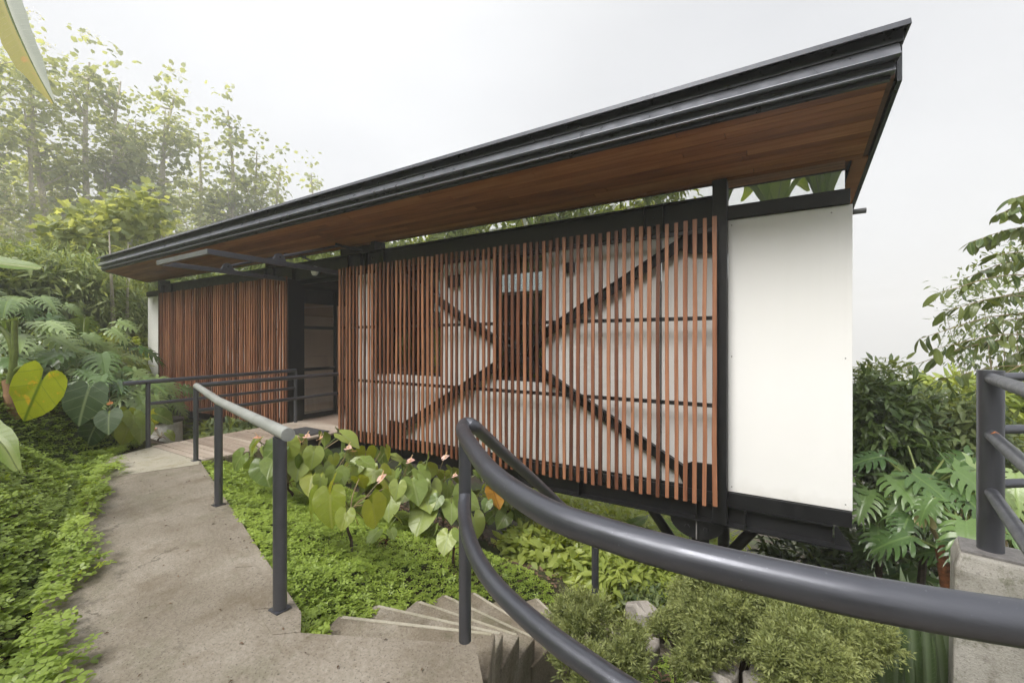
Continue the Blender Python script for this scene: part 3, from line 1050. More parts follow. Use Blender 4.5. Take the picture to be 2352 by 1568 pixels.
for (xa, xb) in ((-4.85, -0.72), (-13.05, -8.75)):
    brace(xa, 0.14, xb, 2.54)
    brace(xa, 2.54, xb, 0.14, YBR + 0.006)
    xm = (xa + xb) / 2
    strip('brace_plate', 'black_paint', house, (xm - 0.16, xm + 0.16, YW - 0.056, YW - 0.045, 1.22, 1.46))
    for (cx, cz) in ((xb, 2.50), (xb, 0.16), (xa, 2.5), (xa, 0.16)):
        sgn = 1 if cx == xb else -1
        m = MB()
        dz = 1 if cz > 1 else -1
        m.prism([(cx - sgn * 0.02, cz + dz * 0.16), (cx - sgn * 0.10, cz - dz * 0.02), (cx + sgn * 0.06, cz - dz * 0.10), (cx + sgn * 0.25, cz - dz * 0.10), (cx + sgn * 0.25, cz + dz * 0.16)], 1, YW - 0.055, YW - 0.042)
        g_ = m.build('gusset_plate', 'black_paint', house)
strip('spot_bracket', 'black_paint', house, (-3.92, -3.68, YW - 0.05, YW - 0.003, 2.27, 2.44))
strip('spot_bracket', 'black_paint', house, (-2.12, -1.98, YW - 0.05, YW - 0.003, 2.33, 2.45))

# slat screens ------------------------------------------------------
def slat_mesh(seed, d=0.021):
    r = random.Random(seed)
    w = 0.0385 * r.uniform(0.92, 1.10)
    zs = [-0.11, 0.55, 1.2, 1.75, 2.3, 2.715]
    zs[0] += r.uniform(-0.008, 0.008)
    zs[-1] += r.uniform(-0.012, 0.012)
    V, Fc = [], []
    ox = 0.0
    for i, z in enumerate(zs):
        ox = r.uniform(-0.0045, 0.0045)
        oy = r.uniform(-0.004, 0.004)
        ww = w * r.uniform(0.9, 1.08)
        for a, b in ((-1, 0), (1, 0), (1, 1), (-1, 1)):
            V.append((ox + a * ww / 2, oy + b * d, z))
    for i in range(len(zs) - 1):
        for j in range(4):
            k = (j + 1) % 4
            Fc.append((i * 4 + j, i * 4 + k, (i + 1) * 4 + k, (i + 1) * 4 + j))
    n = (len(zs) - 1) * 4
    Fc += [(3, 2, 1, 0), (n, n + 1, n + 2, n + 3)]
    me = bpy.data.meshes.new('slat')
    me.from_pydata(V, [], Fc); me.update()
    me.materials.append(MATS['slat_wood'])
    return me


SL = [slat_mesh(i) for i in range(14)]
SLF = [slat_mesh(i + 50, 0.028) for i in range(14)]


def screen(xa, xb, label, n, SL=SL):
    m = MB()
    for z in (0.0, 0.87, 1.73, 2.60):
        m.box(xa - 0.01, xb + 0.01, YS + 0.033, YS + 0.056, z - 0.02, z + 0.02)
    for x in (xa + 0.01, (xa * 2 + xb) / 3, (xa + 2 * xb) / 3, xb - 0.01):
        m.box(x - 0.015, x + 0.015, YS + 0.0565, YS + 0.082, -0.02, 2.62)
    for x in (xa + 0.4, (xa + xb) / 2, xb - 0.4):
        m.box(x - 0.02, x + 0.02, YS + 0.0575, YW - 0.021, -0.035, -0.021)
    s = m.build('slat_screen', 'black_paint', house, label=label)
    for i in range(n):
        x = xa + 0.018 + (xb - xa - 0.036) * i / (n - 1) + random.uniform(-0.003, 0.003)
        o = put('slat', SL[random.randrange(len(SL))], 'slat_wood', s)
        o.location = (x, YS + random.uniform(-0.002, 0.002), 0)
    return s


screen(-6.12, -0.42, 'reddish slat screen nearest the white end panel', 65)
screen(-13.2, -7.62, 'far slat screen beyond the doorway', 62, SLF)

# door leaf standing open ------------------------------------------
dx, dy0, dy1 = -7.62, 4.83, 5.60
door = MB()
fr = 0.055
door.box(dx - 0.02, dx + 0.02, dy0, dy0 + fr, 0.015, 2.57).box(dx - 0.02, dx + 0.02, dy1 - fr, dy1, 0.015, 2.57)
for z0, z1 in ((0.015, 0.10), (0.93, 0.99), (1.74, 1.80), (2.50, 2.57)):
    door.box(dx - 0.019, dx + 0.019, dy0 + fr, dy1 - fr, z0, z1)
door = door.build('door', 'black_paint', house, label='open glazed door leaf with black frame')
for z0, z1 in ((0.10, 0.93), (0.99, 1.74), (1.80, 2.50)):
    MB().box(dx - 0.004, dx + 0.004, dy0 + fr, dy1 - fr, z0, z1).build('pane', 'door_glass', door)
MB().tube([(dx + 0.021, dy1 - 0.09, 0.98), (dx + 0.06, dy1 - 0.09, 0.98), (dx + 0.06, dy1 - 0.20, 0.98)], 0.010, 8).build('handle', 'plate_steel', door)
jam = MB().box(-7.755, -7.66, YW + 0.101, YW + 0.16, 0.0, 2.66).box(-7.655, -6.06, YW + 0.03, YW + 0.09, 2.58, 2.65)
jam.build('door_frame', 'black_paint', house)

# flip-up frame over the doorway -----------------------------------
zf = 2.655
fr_ = MB()
YE = 2.62
for x in (-7.66, -6.16):
    fr_.box(x - 0.025, x + 0.025, YE + 0.05, YW - 0.1, zf - 0.035, zf + 0.035)
fr_.box(-7.685, -6.135, YE, YE + 0.05, zf - 0.034, zf + 0.034)
cf = fr_.build('canopy_frame', 'frame_paint', house, bevel=0.003, label='projecting rectangular steel frame over the doorway')
strip('edge_strip', 'galvanised', cf, (-7.683, -6.137, YE - 0.004, YE - 0.001, zf - 0.032, zf + 0.032))
for x in (-7.66, -6.16):
    p0 = Vector((x, 3.55, zf + 0.085)); p1 = Vector((x, 4.60, 3.115))
    MB().tube([p0, p1], 0.021, 12).build('tie_rod', 'frame_paint', cf, smooth=True)
    m = MB()
    prof = [(3.46, zf + 0.036), (3.66, zf + 0.036)] + [(3.56 + 0.07 * math.cos(a), zf + 0.085 + 0.055 * math.sin(a)) for a in [i * math.pi / 8 for i in range(9)]]
    m.prism(prof, 0, x - 0.022, x - 0.014); m.prism(prof, 0, x + 0.014, x + 0.022)
    m.build('clevis', 'frame_paint', cf)
    MB().tube([(x - 0.035, 3.56, zf + 0.085), (x + 0.035, 3.56, zf + 0.085)], 0.014, 8).build('bolt', 'black_paint', cf)
    strip('rod_plate', 'black_paint', cf, (x - 0.03, x + 0.03, 4.53, 4.67, 3.112, 3.132))
# bracket with a small spotlight beside it
MB().bar((-5.75, YW - 0.02, 3.0), (-6.05, YW - 0.32, 3.09), 0.05, 0.04).build('spotlight', 'black_paint', house)
# opal bulkhead lamp on the header
lx = on_y(722, 622, YW - 0.09)
MB().tube([(lx.x, YW - 0.032, lx.z), (lx.x, YW - 0.10, lx.z)], [0.085, 0.085], 24).build('wall_lamp', 'lamp_opal', house, smooth=True, label='round opal lamp on the beam above the doorway')
MB().tube([(lx.x, YW - 0.031, lx.z), (lx.x, YW - 0.06, lx.z)], [0.10, 0.10], 24).build('lamp_ring', 'black_paint', house, smooth=True)

# roof --------------------------------------------------------------
YF = 3.785
RX0, RX1 = X0 + 0.02, 0.805
SL_ = (3.13 - 3.325) / (YW - YF)      # fall of the soffit towards the wall


def zs(y):
    return 3.325 + SL_ * (y - YF)


roof = MB()
YR = YB + 0.6
roof.prism([(YF + 0.06, 3.36), (YR, 3.22), (YR, 3.36), (YF + 0.06, 3.59)], 0, RX0 + 0.02, RX1 - 0.045)
roof = roof.build('roof', 'fascia_paint', house, label='low shed roof with deep black edge')
def prof(name, pts, xa=RX0, xb=RX1, mat='fascia_paint'):
    return MB().prism(pts, 0, xa, xb).build(name, mat, roof, bevel=0.003)


t = 0.004
prof('roof_cap', [(YF - 0.072, 3.617), (YF - 0.090, 3.570), (YF - 0.082, 3.566), (YF - 0.060, 3.606), (YF + 0.30, 3.59), (YF + 0.30, 3.602)])
prof('upper_fascia', [(YF - 0.012, 3.512), (YF + 0.055, 3.512), (YF + 0.055, 3.598), (YF - 0.012, 3.598)], RX0, RX1 - 0.02)
prof('gutter', [(YF - 0.005, 3.509), (YF + 0.05, 3.509), (YF + 0.05, 3.412), (YF - 0.040, 3.400), (YF - 0.066, 3.410)], RX0, RX1 - 0.04, 'fascia_lit_paint')
prof('lower_fascia', [(YF + 0.008, 3.410), (YF + 0.05, 3.410), (YF + 0.05, 3.365), (YF + 0.008, 3.365)], RX0, RX1 - 0.06)
prof('drip_edge', [(YF + 0.004, 3.363), (YF + 0.05, 3.363), (YF + 0.05, 3.323), (YF - 0.015, 3.320), (YF - 0.030, 3.326)], RX0, RX1 - 0.06, 'fascia_lit_paint')
prof('soffit_trim', [(YF + 0.022, 3.321), (YF + 0.058, 3.321), (YF + 0.058, 3.288), (YF + 0.018, 3.288)], RX0, RX1 - 0.08)
# gable-side edge
def gable(xa, xb, ya):
    m = MB()
    m.prism([(ya, 3.285), (YR, 3.285 - 0.2 * (YR - ya)), (YR, 3.34), (ya, 3.585)], 0, xa, xb)
    return m.build('gable_edge', 'fascia_paint', roof)


gable(RX1 - 0.040, RX1 - 0.012, YF + 0.062)
m = MB().prism([(YF - 0.070, 3.618), (YF - 0.088, 3.572), (YR, 3.32), (YR, 3.366)], 0, RX1 - 0.008, RX1 + 0.004)
m.build('roof_cap', 'fascia_paint', roof)
gable(RX0 - 0.03, RX0 - 0.002, YF + 0.05)
# soffit boards, each its own plank
NB = 12
y_a, y_b = YF + 0.060, YW + 0.02
bw = (y_b - y_a) / NB
for r_ in range(NB):
    ya, yb = y_a + r_ * bw, y_a + (r_ + 1) * bw
    cuts = [RX0]
    x = RX0 + random.uniform(0.8, 3.2)
    while x < RX1 - 0.9:
        cuts.append(x); x += random.choice((2.4, 3.0, 3.0, 3.6))
    cuts.append(RX1 - 0.085)
    for a, b in zip(cuts[:-1], cuts[1:]):
        dz = random.uniform(-0.0015, 0.0015)
        m = MB()
        cx = (a + b) / 2
        g = 0.0034
        z1, z2 = zs(ya) - 0.02, zs(yb) - 0.02
        for (xx, yy, zz) in ((a + g, ya + g, z1 + dz), (b - g, ya + g, z1 + dz), (b - g, yb - g, z2 + dz), (a + g, yb - g, z2 + dz), (a + g, ya + g, z1 + 0.02), (b - g, ya + g, z1 + 0.02), (b - g, yb - g, z2 + 0.02), (a + g, yb - g, z2 + 0.02)):
            m.v.append((xx - cx, yy, zz))
        m.f = [(3, 2, 1, 0), (4, 5, 6, 7), (0, 1, 5, 4), (1, 2, 6, 5), (2, 3, 7, 6), (3, 0, 4, 7)]
        o = m.build('soffit_board', 'soffit_wood', roof)
        o.location.x = cx
m = MB(); m.prism([(y_a, zs(y_a)), (y_b, zs(y_b)), (y_b, zs(y_b) + 0.03), (y_a, zs(y_a) + 0.03)], 0, RX0, RX1 - 0.05)
m.build('soffit_deck', 'ceiling_panel', roof)
# boards beside the end wall
for i in range(9):
    ya = YW + 0.022 + i * 0.24
    m = MB(); xa, xb = X1 + 0.003, RX1 - 0.045
    for (xx, yy, zz) in ((xa, ya, zs(ya) - 0.02), (xb, ya, zs(ya) - 0.02), (xb, ya + 0.236, zs(ya + 0.236) - 0.02), (xa, ya + 0.236, zs(ya + 0.236) - 0.02), (xa, ya, zs(ya)), (xb, ya, zs(ya)), (xb, ya + 0.236, zs(ya + 0.236)), (xa, ya + 0.236, zs(ya + 0.236))):
        m.v.append((xx, yy, zz))
    m.f = [(3, 2, 1, 0), (4, 5, 6, 7), (0, 1, 5, 4), (1, 2, 6, 5), (2, 3, 7, 6), (3, 0, 4, 7)]
    m.build('soffit_board', 'soffit_wood', roof)
# spout at the far eave of the end wall
p = on_y(1975, 485, 5.6)
MB().tube([(p.x - 0.25, 5.6, p.z), (p.x + 0.05, 5.6, p.z)], 0.028, 12).build('rain_spout', 'galvanised', roof, smooth=True)

# ------------------------------------------------------------------ footbridge of planks
bridge = empty('footbridge', (-6.85, 3.6, 0), 'weathered plank footbridge leading to the open doorway', 'footbridge')
def part(mb, name, mat, par, **kw):
    o = mb.build(name, mat, par, **kw)
    o.matrix_parent_inverse = par.matrix_world.inverted() if False else Matrix.Translation(-Vector(par.location))
    return o


BY0, BY1 = 2.53, 4.74
NP = 22
for i in range(NP):
    ya = BY0 + (BY1 - BY0) * i / NP
    yb = BY0 + (BY1 - BY0) * (i + 1) / NP - 0.009
    jx0, jx1 = random.uniform(-0.012, 0.012), random.uniform(-0.014, 0.014)
    m = MB().box(-7.56 + jx0, -6.09 + jx1, ya, yb, -0.028 + random.uniform(-0.003, 0.003), random.uniform(-0.003, 0.003))
    part(m, 'plank', 'deck_wood', bridge)
part(MB().box(-7.50, -7.42, BY0 + 0.02, YW - 0.03, -0.26, -0.033), 'bearer', 'black_paint', bridge)
part(MB().box(-6.20, -6.115, BY0 + 0.02, YW - 0.03, -0.26, -0.033), 'bearer', 'black_paint', bridge)
part(MB().box(-6.113, -6.105, BY0 - 0.0, 3.55, -0.30, -0.033), 'bearer', 'path_concrete', bridge, label='grey concrete edge beam at the path end')
# interior threshold boards between bridge and floor
for i in range(2):
    part(MB().box(-7.59, -6.13, YW - 0.005 + i * 0.065, YW + 0.055 + i * 0.065, -0.03, -0.002), 'plank', 'deck_wood', bridge)
mat_p = on_z(735, 1000, 0)
dm = MB().box(-6.88, -6.22, 4.02, 4.44, 0.004, 0.018)
dm.build('doormat', 'mat_rubber', None, bevel=0.004, label='dark grey rubber doormat on the footbridge by the slats', cat='doormat')

# ------------------------------------------------------------------ railings
RR = 0.030
def post_base(par, x, y, z=0.0):
    part(MB().box(x - 0.042, x + 0.042, y - 0.042, y + 0.042, z + 0.005, z + 0.012), 'base_plate', 'rail_paint', par)


cp = POSTS[2]; mp_ = POSTS[1]; np_ = POSTS[0]
prail = empty('path_railing', (mp_.x, mp_.y, 0), 'dark pipe handrail along the path, turning onto the footbridge', 'railing')
tip = np_ + (np_ - mp_).normalized() * 0.16
zA, zB = 0.948, 1.0
c_ = Vector((cp.x, cp.y, zA))
pts = [Vector((tip.x, tip.y, zB + 0.005)), Vector((np_.x, np_.y, zB)), Vector((mp_.x, mp_.y, 0.955)), c_ + Vector((0.06, -0.018, 0))]
part(MB().tube(pts, 0.035, 24), 'top_rail', 'worn_rail', prail, smooth=True)
part(MB().tube([c_ + Vector((0.07, -0.02, 0)), c_ + Vector((0.02, 0.0, 0)), c_ + Vector((0, 0.02, 0)), c_ + Vector((0.0, 0.09, 0)), Vector((cp.x, YS + 0.05, 0.958))], 0.030, 16), 'top_rail', 'rail_paint', prail, smooth=True)
part(MB().tube([(cp.x, cp.y, 0.63), (cp.x, YS + 0.05, 0.635)], 0.024, 14), 'middle_rail', 'rail_paint', prail, smooth=True)
for p, zt, r_ in ((cp, 0.93, 0.028), (mp_, 0.925, 0.033), (np_, 0.97, 0.036)):
    part(MB().tube([(p.x, p.y, 0.006), (p.x, p.y, zt)], r_, 18), 'post', 'rail_paint', prail, smooth=True)
    post_base(prail, p.x, p.y)
fx, fy = on_z(340, 1028, 0).x, on_z(340, 1028, 0).y
brail = empty('bridge_railing', (fx, fy, 0), 'two-bar pipe railing on the planter side of the footbridge', 'railing')
part(MB().tube([(fx, fy - 0.27, 0.928), (fx, 4.64, 0.965)], 0.030, 16), 'top_rail', 'rail_paint', brail, smooth=True)
part(MB().tube([(fx, fy, 0.62), (fx, 4.62, 0.64)], 0.024, 14), 'middle_rail', 'rail_paint', brail, smooth=True)
part(MB().tube([(fx, fy, -0.02), (fx, fy, 0.905)], 0.028, 16), 'post', 'rail_paint', brail, smooth=True)
part(MB().tube([(fx, 4.63, -0.0), (fx, 4.63, 0.94)], 0.028, 16), 'post', 'rail_paint', brail, smooth=True)

# curved guard rail at the landing and its stair branch
g0 = on_z(1068, 1470, 0)
guard = empty('guard_railing', (g0.x, g0.y, 0), 'curved thick pipe guard rail sweeping past the stair in the foreground', 'railing')
plan = [Vector((p.x, p.y, 0)) for p in GUARD[1:]]
# stair branch follows the inside of the winding stair, falling with the steps
def stair_pt(r, k, z):
    a = A_START - A_STEP * k
    return Vector((SCX + r * math.cos(a), SCY + r * math.sin(a), z))


r0 = math.hypot(g0.x - SCX, g0.y - SCY)
k0 = (A_START - math.atan2(g0.y - SCY, g0.x - SCX) % (2 * math.pi)) / A_STEP
branch = [at_depth(u, v, d_) for u, v, d_ in ((1108, 995, 2.36), (1150, 1034, 2.58), (1215, 1092, 2.92), (1290, 1162, 3.28), (1367, 1236, 3.62))]
turn = [on_z(u, v, RAIL_Z) for u, v in ((1066, 996), (1063, 982), (1071, 973), (1086, 977))]
top = [p + Vector((0, 0, RAIL_Z)) for p in reversed(plan)] + turn + branch
part(MB().tube(smooth_curve(top, 7), 0.035, 24), 'top_rail', 'rail_paint', guard, smooth=True)
midp = [on_z(u, v, MID_Z) for u, v in ((1068, 1135), (1066, 1168), (1073, 1220), (1098, 1286), (1150, 1358), (1250, 1450), (1345, 1520), (1480, 1610), (1700, 1720), (2100, 1860))]
midp[0] = Vector((g0.x, g0.y, MID_Z + 0.03))
part(MB().tube(smooth_curve(midp, 7), 0.030, 24), 'middle_rail', 'rail_paint', guard, smooth=True)
part(MB().tube([(g0.x, g0.y, 0.0), (g0.x, g0.y, RAIL_Z - 0.005)], 0.031, 20), 'post', 'rail_paint', guard, smooth=True)
b_i = branch[4]
part(MB().tube([(b_i.x, b_i.y, b_i.z - 1.05), (b_i.x, b_i.y, b_i.z)], 0.030, 16), 'post', 'rail_paint', guard, smooth=True)

# terrace corner: pillar, post, rails
tp = at_depth(2275, 1262, 2.45)
TZ = tp.z
pil = empty('concrete_pillar', (tp.x, tp.y, TZ), 'mossy weathered concrete pillar carrying the terrace post', 'pillar')
m = MB()
a1, a2 = at_depth(2225, 1243, 2.62), at_depth(2240, 1262, 2.40)
cx, cy = tp.x, tp.y
ang = R(-12)
def rot2(dx, dy): return (cx + dx * math.cos(ang) - dy * math.sin(ang), cy + dx * math.sin(ang) + dy * math.cos(ang))
for (hw, hz) in ((0.20, TZ - 2.4), (0.17, TZ - 0.10), (0.145, TZ - 0.012)):
    for (a, b) in ((-0.9, -1), (3.2, -1), (3.2, 1), (-0.9, 1)):
        q = rot2(a * hw, b * hw); m.v.append((q[0], q[1], hz))
for i in range(2):
    for j in range(4):
        k = (j + 1) % 4
        m.f.append((i * 4 + j, i * 4 + k, i * 4 + 4 + k, i * 4 + 4 + j))
m.f += [(8, 9, 10, 11), (3, 2, 1, 0)]
part(m, 'shaft', 'pillar_concrete', pil, bevel=0.012)
trail = empty('terrace_railing', (tp.x, tp.y, TZ), 'thick black corner post with three pipe rails each way on the concrete pillar', 'railing')
m = MB()
for (a, b) in ((-1, -1), (1.6, -1), (1.6, 1), (-1, 1)):
    q = rot2(a * 0.125, b * 0.115); m.v.append((q[0], q[1], TZ - 0.010))
for (a, b) in ((-1, -1), (1.6, -1), (1.6, 1), (-1, 1)):
    q = rot2(a * 0.125, b * 0.115); m.v.append((q[0], q[1], TZ + 0.002))
m.f = [(3, 2, 1, 0), (4, 5, 6, 7), (0, 1, 5, 4), (1, 2, 6, 5), (2, 3, 7, 6), (3, 0, 4, 7)]
bp_ = part(m, 'base_plate', 'plate_steel', trail)
for (a, b) in ((-0.1, -0.75), (1.1, -0.55), (1.1, 0.6), (-0.75, 0.75)):
    q = rot2(a * 0.125, b * 0.115)
    o = MB().tube([(q[0], q[1], TZ + 0.002), (q[0], q[1], TZ + 0.012), ], 0.020, 8).tube([(q[0], q[1], TZ + 0.012), (q[0], q[1], TZ + 0.028)], 0.013, 6).tube([(q[0], q[1], TZ + 0.028), (q[0], q[1], TZ + 0.045)], 0.008, 8).build('bolt', 'black_paint', bp_)
    o.matrix_parent_inverse = Matrix.Translation(-Vector(trail.location))
TOPZ = 1.5 - (850 - 784) / FPX * 2.45
part(MB().tube([(tp.x, tp.y, TZ), (tp.x, tp.y, TOPZ)], 0.056, 28), 'post', 'rail_paint', trail, smooth=True)
dir1 = (c2w(2.2, 1.875, 0) - c2w(2.78, 2.53, 0)).normalized()
dir2 = c2w(1.0, 0.10, 0).normalized()
for (z1_, z2_) in ((TOPZ - 0.045, TOPZ - 0.04), (TOPZ - 0.37, TOPZ - 0.345), (TOPZ - 0.70, TOPZ - 0.66)):
    b0 = Vector((tp.x, tp.y, z1_))
    part(MB().tube([b0 + dir1 * 0.02, b0 + dir1 * 1.6], 0.031, 18), 'rail', 'rail_paint', trail, smooth=True)
    b0 = Vector((tp.x, tp.y, z2_))
    part(MB().tube([b0 + dir2 * 0.02, b0 + dir2 * 2.2], 0.026, 18), 'rail', 'rail_paint', trail, smooth=True)
b0 = Vector((tp.x, tp.y, TOPZ - 0.37)) + dir1 * 0.13
w_ = MB().tube([b0 + Vector((0.034 * math.cos(a) * dir2.x, 0.034 * math.cos(a) * dir2.y, 0.034 * math.sin(a))) + dir1 * 0.012 * i / 8 for i, a in enumerate([k * math.pi / 4 for k in range(13)])], 0.003, 6)
part(w_, 'wire_tie', 'copper_wire', trail)
tslab = [rot2(0.3, -0.14), rot2(2.6, -0.14), rot2(2.6, -3.0), rot2(1.2, -3.0)]

# ------------------------------------------------------------------ winding concrete stair
stair = empty('winding_stair', (SCX, SCY, 0), 'worn concrete stair winding down beside the curved rail', 'stair')
for k in range(NSTEP):
    m = MB()
    a0 = A_START - A_STEP * k + 0.04
    a1_ = A_START - A_STEP * (k + 1)
    ri, ro = 1.70 + random.uniform(-0.015, 0.015), 2.62 + random.uniform(-0.05, 0.05)
    zt = step_z(k); zb_ = zt - 0.75
    pl = [(SCX + r_ * math.cos(a), SCY + r_ * math.sin(a)) for r_, a in ((ri, a0), (ro, a0), (ro + 0.02, (a0 + a1_) / 2), (ro, a1_), (ri, a1_), (ri - 0.005, (a0 + a1_) / 2))]
    m.prism(pl[::-1], 2, zb_, zt)
    part(m, 'step', 'step_concrete', stair, bevel=0.010)
    nz_ = MB()
    nz_.prism([(SCX + r_ * math.cos(a), SCY + r_ * math.sin(a)) for r_, a in ((ri + 0.02, a1_ + 0.013), (ri + 0.02, a1_ + 0.001), (ro - 0.03, a1_ + 0.001), (ro - 0.03, a1_ + 0.010))], 2, zt - 0.05, zt + 0.004)
    part(nz_, 'nosing', 'joint_concrete', stair)

# ================================================================== planting
def tris(F):
    out = []
    for f in F:
        for i in range(1, len(f) - 1):
            out.append((f[0], f[i], f[i + 1]))
    return np.array(out, dtype=np.int32)


def leaf_mesh(name, tpl, mat, smooth=True):
    V, Fc, UV = tpl
    me = mesh_np(name, V, Fc, smooth=smooth, uv=UV)
    me.materials.append(MATS[mat])
    return me


def heart_tpl(seed=0, cup=0.16, droop=0.25, wave=0.03, n=24, wide=1.0):
    """heart-shaped leaf, attached at the origin, tip towards +x, one unit long"""
    r = random.Random(seed)
    tab = [(0, 1.0), (8, .89), (22, .78), (42, .685), (68, .61), (95, .57), (120, .55), (145, .53), (163, .44), (174, .2), (180, .07)]
    th = np.linspace(-180, 180, n, endpoint=False)
    rad = np.interp(np.abs(th), [a for a, _ in tab], [b for _, b in tab])
    rad = rad * (1 + np.array([r.uniform(-.03, .03) for _ in th]))
    a = np.radians(th)
    ox, oy = rad * np.cos(a), rad * np.sin(a) * wide
    V = [(0, 0)]
    for k in (0.35, 0.7, 1.0):
        V += list(zip(ox * k, oy * k))
    V = np.array(V) / 1.45
    x, y = V[:, 0], V[:, 1]
    rr = np.hypot(x, y)
    ang = np.arctan2(y, x)
    z = cup * np.abs(y) * (1.3 - np.abs(y)) - droop * np.where(x > 0, x * x, 0.45 * x * x) - 0.22 * np.where(x < 0, rr * rr, 0) + wave * np.sin(ang * 7 + seed) * rr
    Fc = []
    for i in range(n):
        j = (i + 1) % n
        Fc.append((0, 1 + i, 1 + j))
        for k in range(2):
            a0 = 1 + k * n
            Fc.append((a0 + i, a0 + n + i, a0 + n + j)); Fc.append((a0 + i, a0 + n + j, a0 + j))
    return np.stack([x, y, z], 1), np.array(Fc, np.int32), np.stack([x, y], 1)


def monstera_tpl(seed=0, lobes=7, width=0.46, droop=0.3, split=0.62):
    """deeply cut leaf: a midrib band with curved finger lobes"""
    r = random.Random(seed)
    V, Fc = [], []

    def add(x, y):
        V.append((x, y)); return len(V) - 1
    for sd in (-1, 1):
        # solid band along the midrib
        ts = np.linspace(-0.12, 1.0, 13)
        def w(t):
            q = np.interp(t, [-0.12, 0.0, 0.15, 0.4, 0.7, 0.9, 1.0], [0.55, 0.85, 1.0, 0.95, 0.62, 0.28, 0.0])
            return width * q
        band = []
        for t in ts:
            i0 = add(max(t, 0.0) if t > 0 else 0, 0.0)
            i1 = add(t, sd * (w(t) * (1 - split) if t < 0.97 else 0.004))
            band.append((i0, i1))
        for k in range(len(ts) - 1):
            Fc += [(band[k][0], band[k + 1][0], band[k + 1][1]), (band[k][0], band[k + 1][1], band[k][1])]
        edges = np.linspace(-0.12, 0.93, lobes + 1)
        for k in range(lobes):
            t0, t1 = edges[k], edges[k + 1]
            gap = (t1 - t0) * r.uniform(0.18, 0.34)
            t0 += gap / 2; t1 -= gap / 2
            tm = (t0 + t1) / 2
            L0 = w(tm) * (1 - split) * 0.92
            L1 = w(tm) * r.uniform(0.92, 1.06)
            sweep = 0.10 + 0.16 * max(0.0, tm) - (0.22 if k == 0 else 0.0)
            prev = None
            for q, ww in ((0, 1.0), (0.35, 1.06), (0.7, 0.95), (0.92, 0.6), (1.0, 0.12)):
                y = L0 + (L1 - L0) * q
                sh = sweep * q * q
                hw = (t1 - t0) / 2 * ww
                a, b = add(tm + sh - hw, sd * y), add(tm + sh + hw, sd * y)
                if prev:
                    Fc += [(prev[0], a, b), (prev[0], b, prev[1])]
                prev = (a, b)
    V = np.array(V)
    x, y = V[:, 0], V[:, 1]
    z = 0.22 * np.abs(y) - 0.75 * y * y - droop * x * x + 0.02 * np.sin(x * 21 + seed) * np.abs(y) * 2
    Fc = np.array(Fc, np.int32)
    return np.stack([x, y, z], 1), Fc, np.stack([x, y], 1)


def blade_tpl(width=0.14, droop=0.35, n=8, fold=0.5, base=0.25, peak=0.4, seed=0, tear=0.0):
    """long undivided blade; tear > 0 splits it into flaps like a banana leaf"""
    r = random.Random(seed)
    V, Fc = [], []
    t = np.linspace(0, 1, n + 1)
    w = np.array([np.interp(q, [0, 0.06, peak, 0.8, 0.94, 1], [base * 0.4, base, 1, 0.72, 0.36, 0.02]) for q in t]) * width

    def zc(q): return -droop * q * q
    for sd in (-1, 1):
        for k in range(n):
            lift = fold + (r.uniform(-tear, tear) if tear else 0)
            sk = r.uniform(-tear, tear) * 0.06 if tear else 0
            b = len(V)
            for kk in (k, k + 1):
                q = t[kk]
                g = 0
                if tear and r.random() < 0.6: g = (0.006 if kk == k else -0.006)
                V.append((q, 0, zc(q)))
                V.append((q + sk * 0.5 + g * 0.5, sd * w[kk] * 0.55, zc(q) + w[kk] * 0.55 * lift))
                V.append((q + sk + g, sd * w[kk], zc(q) + w[kk] * (0.55 * lift + 0.45 * (lift - 0.9 * fold - 0.25))))
            f = [(b, b + 3, b + 4, b + 1), (b + 1, b + 4, b + 5, b + 2)]
            if sd < 0: f = [tuple(reversed(a)) for a in f]
            Fc += f
    V = np.array(V)
    return V, tris(Fc), V[:, :2].copy()


def ovate_tpl(width=0.28, fold=0.25, droop=0.25):
    xs = [0, 0.12, 0.4, 0.72, 1.0]
    ws = [0, 0.55, 1.0, 0.66, 0]
    V = [(0, 0, 0)]
    for x, w in zip(xs[1:-1], ws[1:-1]):
        V += [(x, -w * width, fold * w * width - droop * x * x), (x, 0, -droop * x * x), (x, w * width, fold * w * width - droop * x * x)]
    V.append((1.0, 0, -droop))
    Fc = [(0, 1, 2), (0, 2, 3)]
    for k in range(2):
        a = 1 + 3 * k
        Fc += [(a, a + 3, a + 4), (a, a + 4, a + 1), (a + 1, a + 4, a + 5), (a + 1, a + 5, a + 2)]
    e = len(V) - 1
    Fc += [(e - 3, e, e - 2), (e - 2, e, e - 1)]
    V = np.array(V)
    return V, np.array(Fc, np.int32), V[:, :2].copy()


def diamond_tpl(width=0.3, fold=0.3):
    V = np.array([(0, 0, 0), (0.45, -width, fold * width), (1, 0, -0.08), (0.45, width, fold * width), (0.5, 0, 0)])
    return V, np.array([(0, 1, 4), (1, 2, 4), (4, 2, 3), (0, 4, 3)], np.int32), V[:, :2].copy()


def palm_tpl():
    """five-lobed maple-like tree leaf"""
    pts = []
    for a, rr in ((180, .16), (150, .48), (122, .52), (95, .68), (72, .60), (48, .82), (24, .68), (0, 1.0), (-24, .68), (-48, .82), (-72, .60), (-95, .68), (-122, .52), (-150, .48)):
        pts.append((rr * math.cos(R(a)), rr * math.sin(R(a))))
    V = np.array([(0.08, 0)] + pts)
    z = -0.22 * (V[:, 0] ** 2 + V[:, 1] ** 2)
    n = len(pts)
    Fc = np.array([(0, 1 + (i + 1) % n, 1 + i) for i in range(n)], np.int32)
    return np.column_stack([V, z]), Fc, V


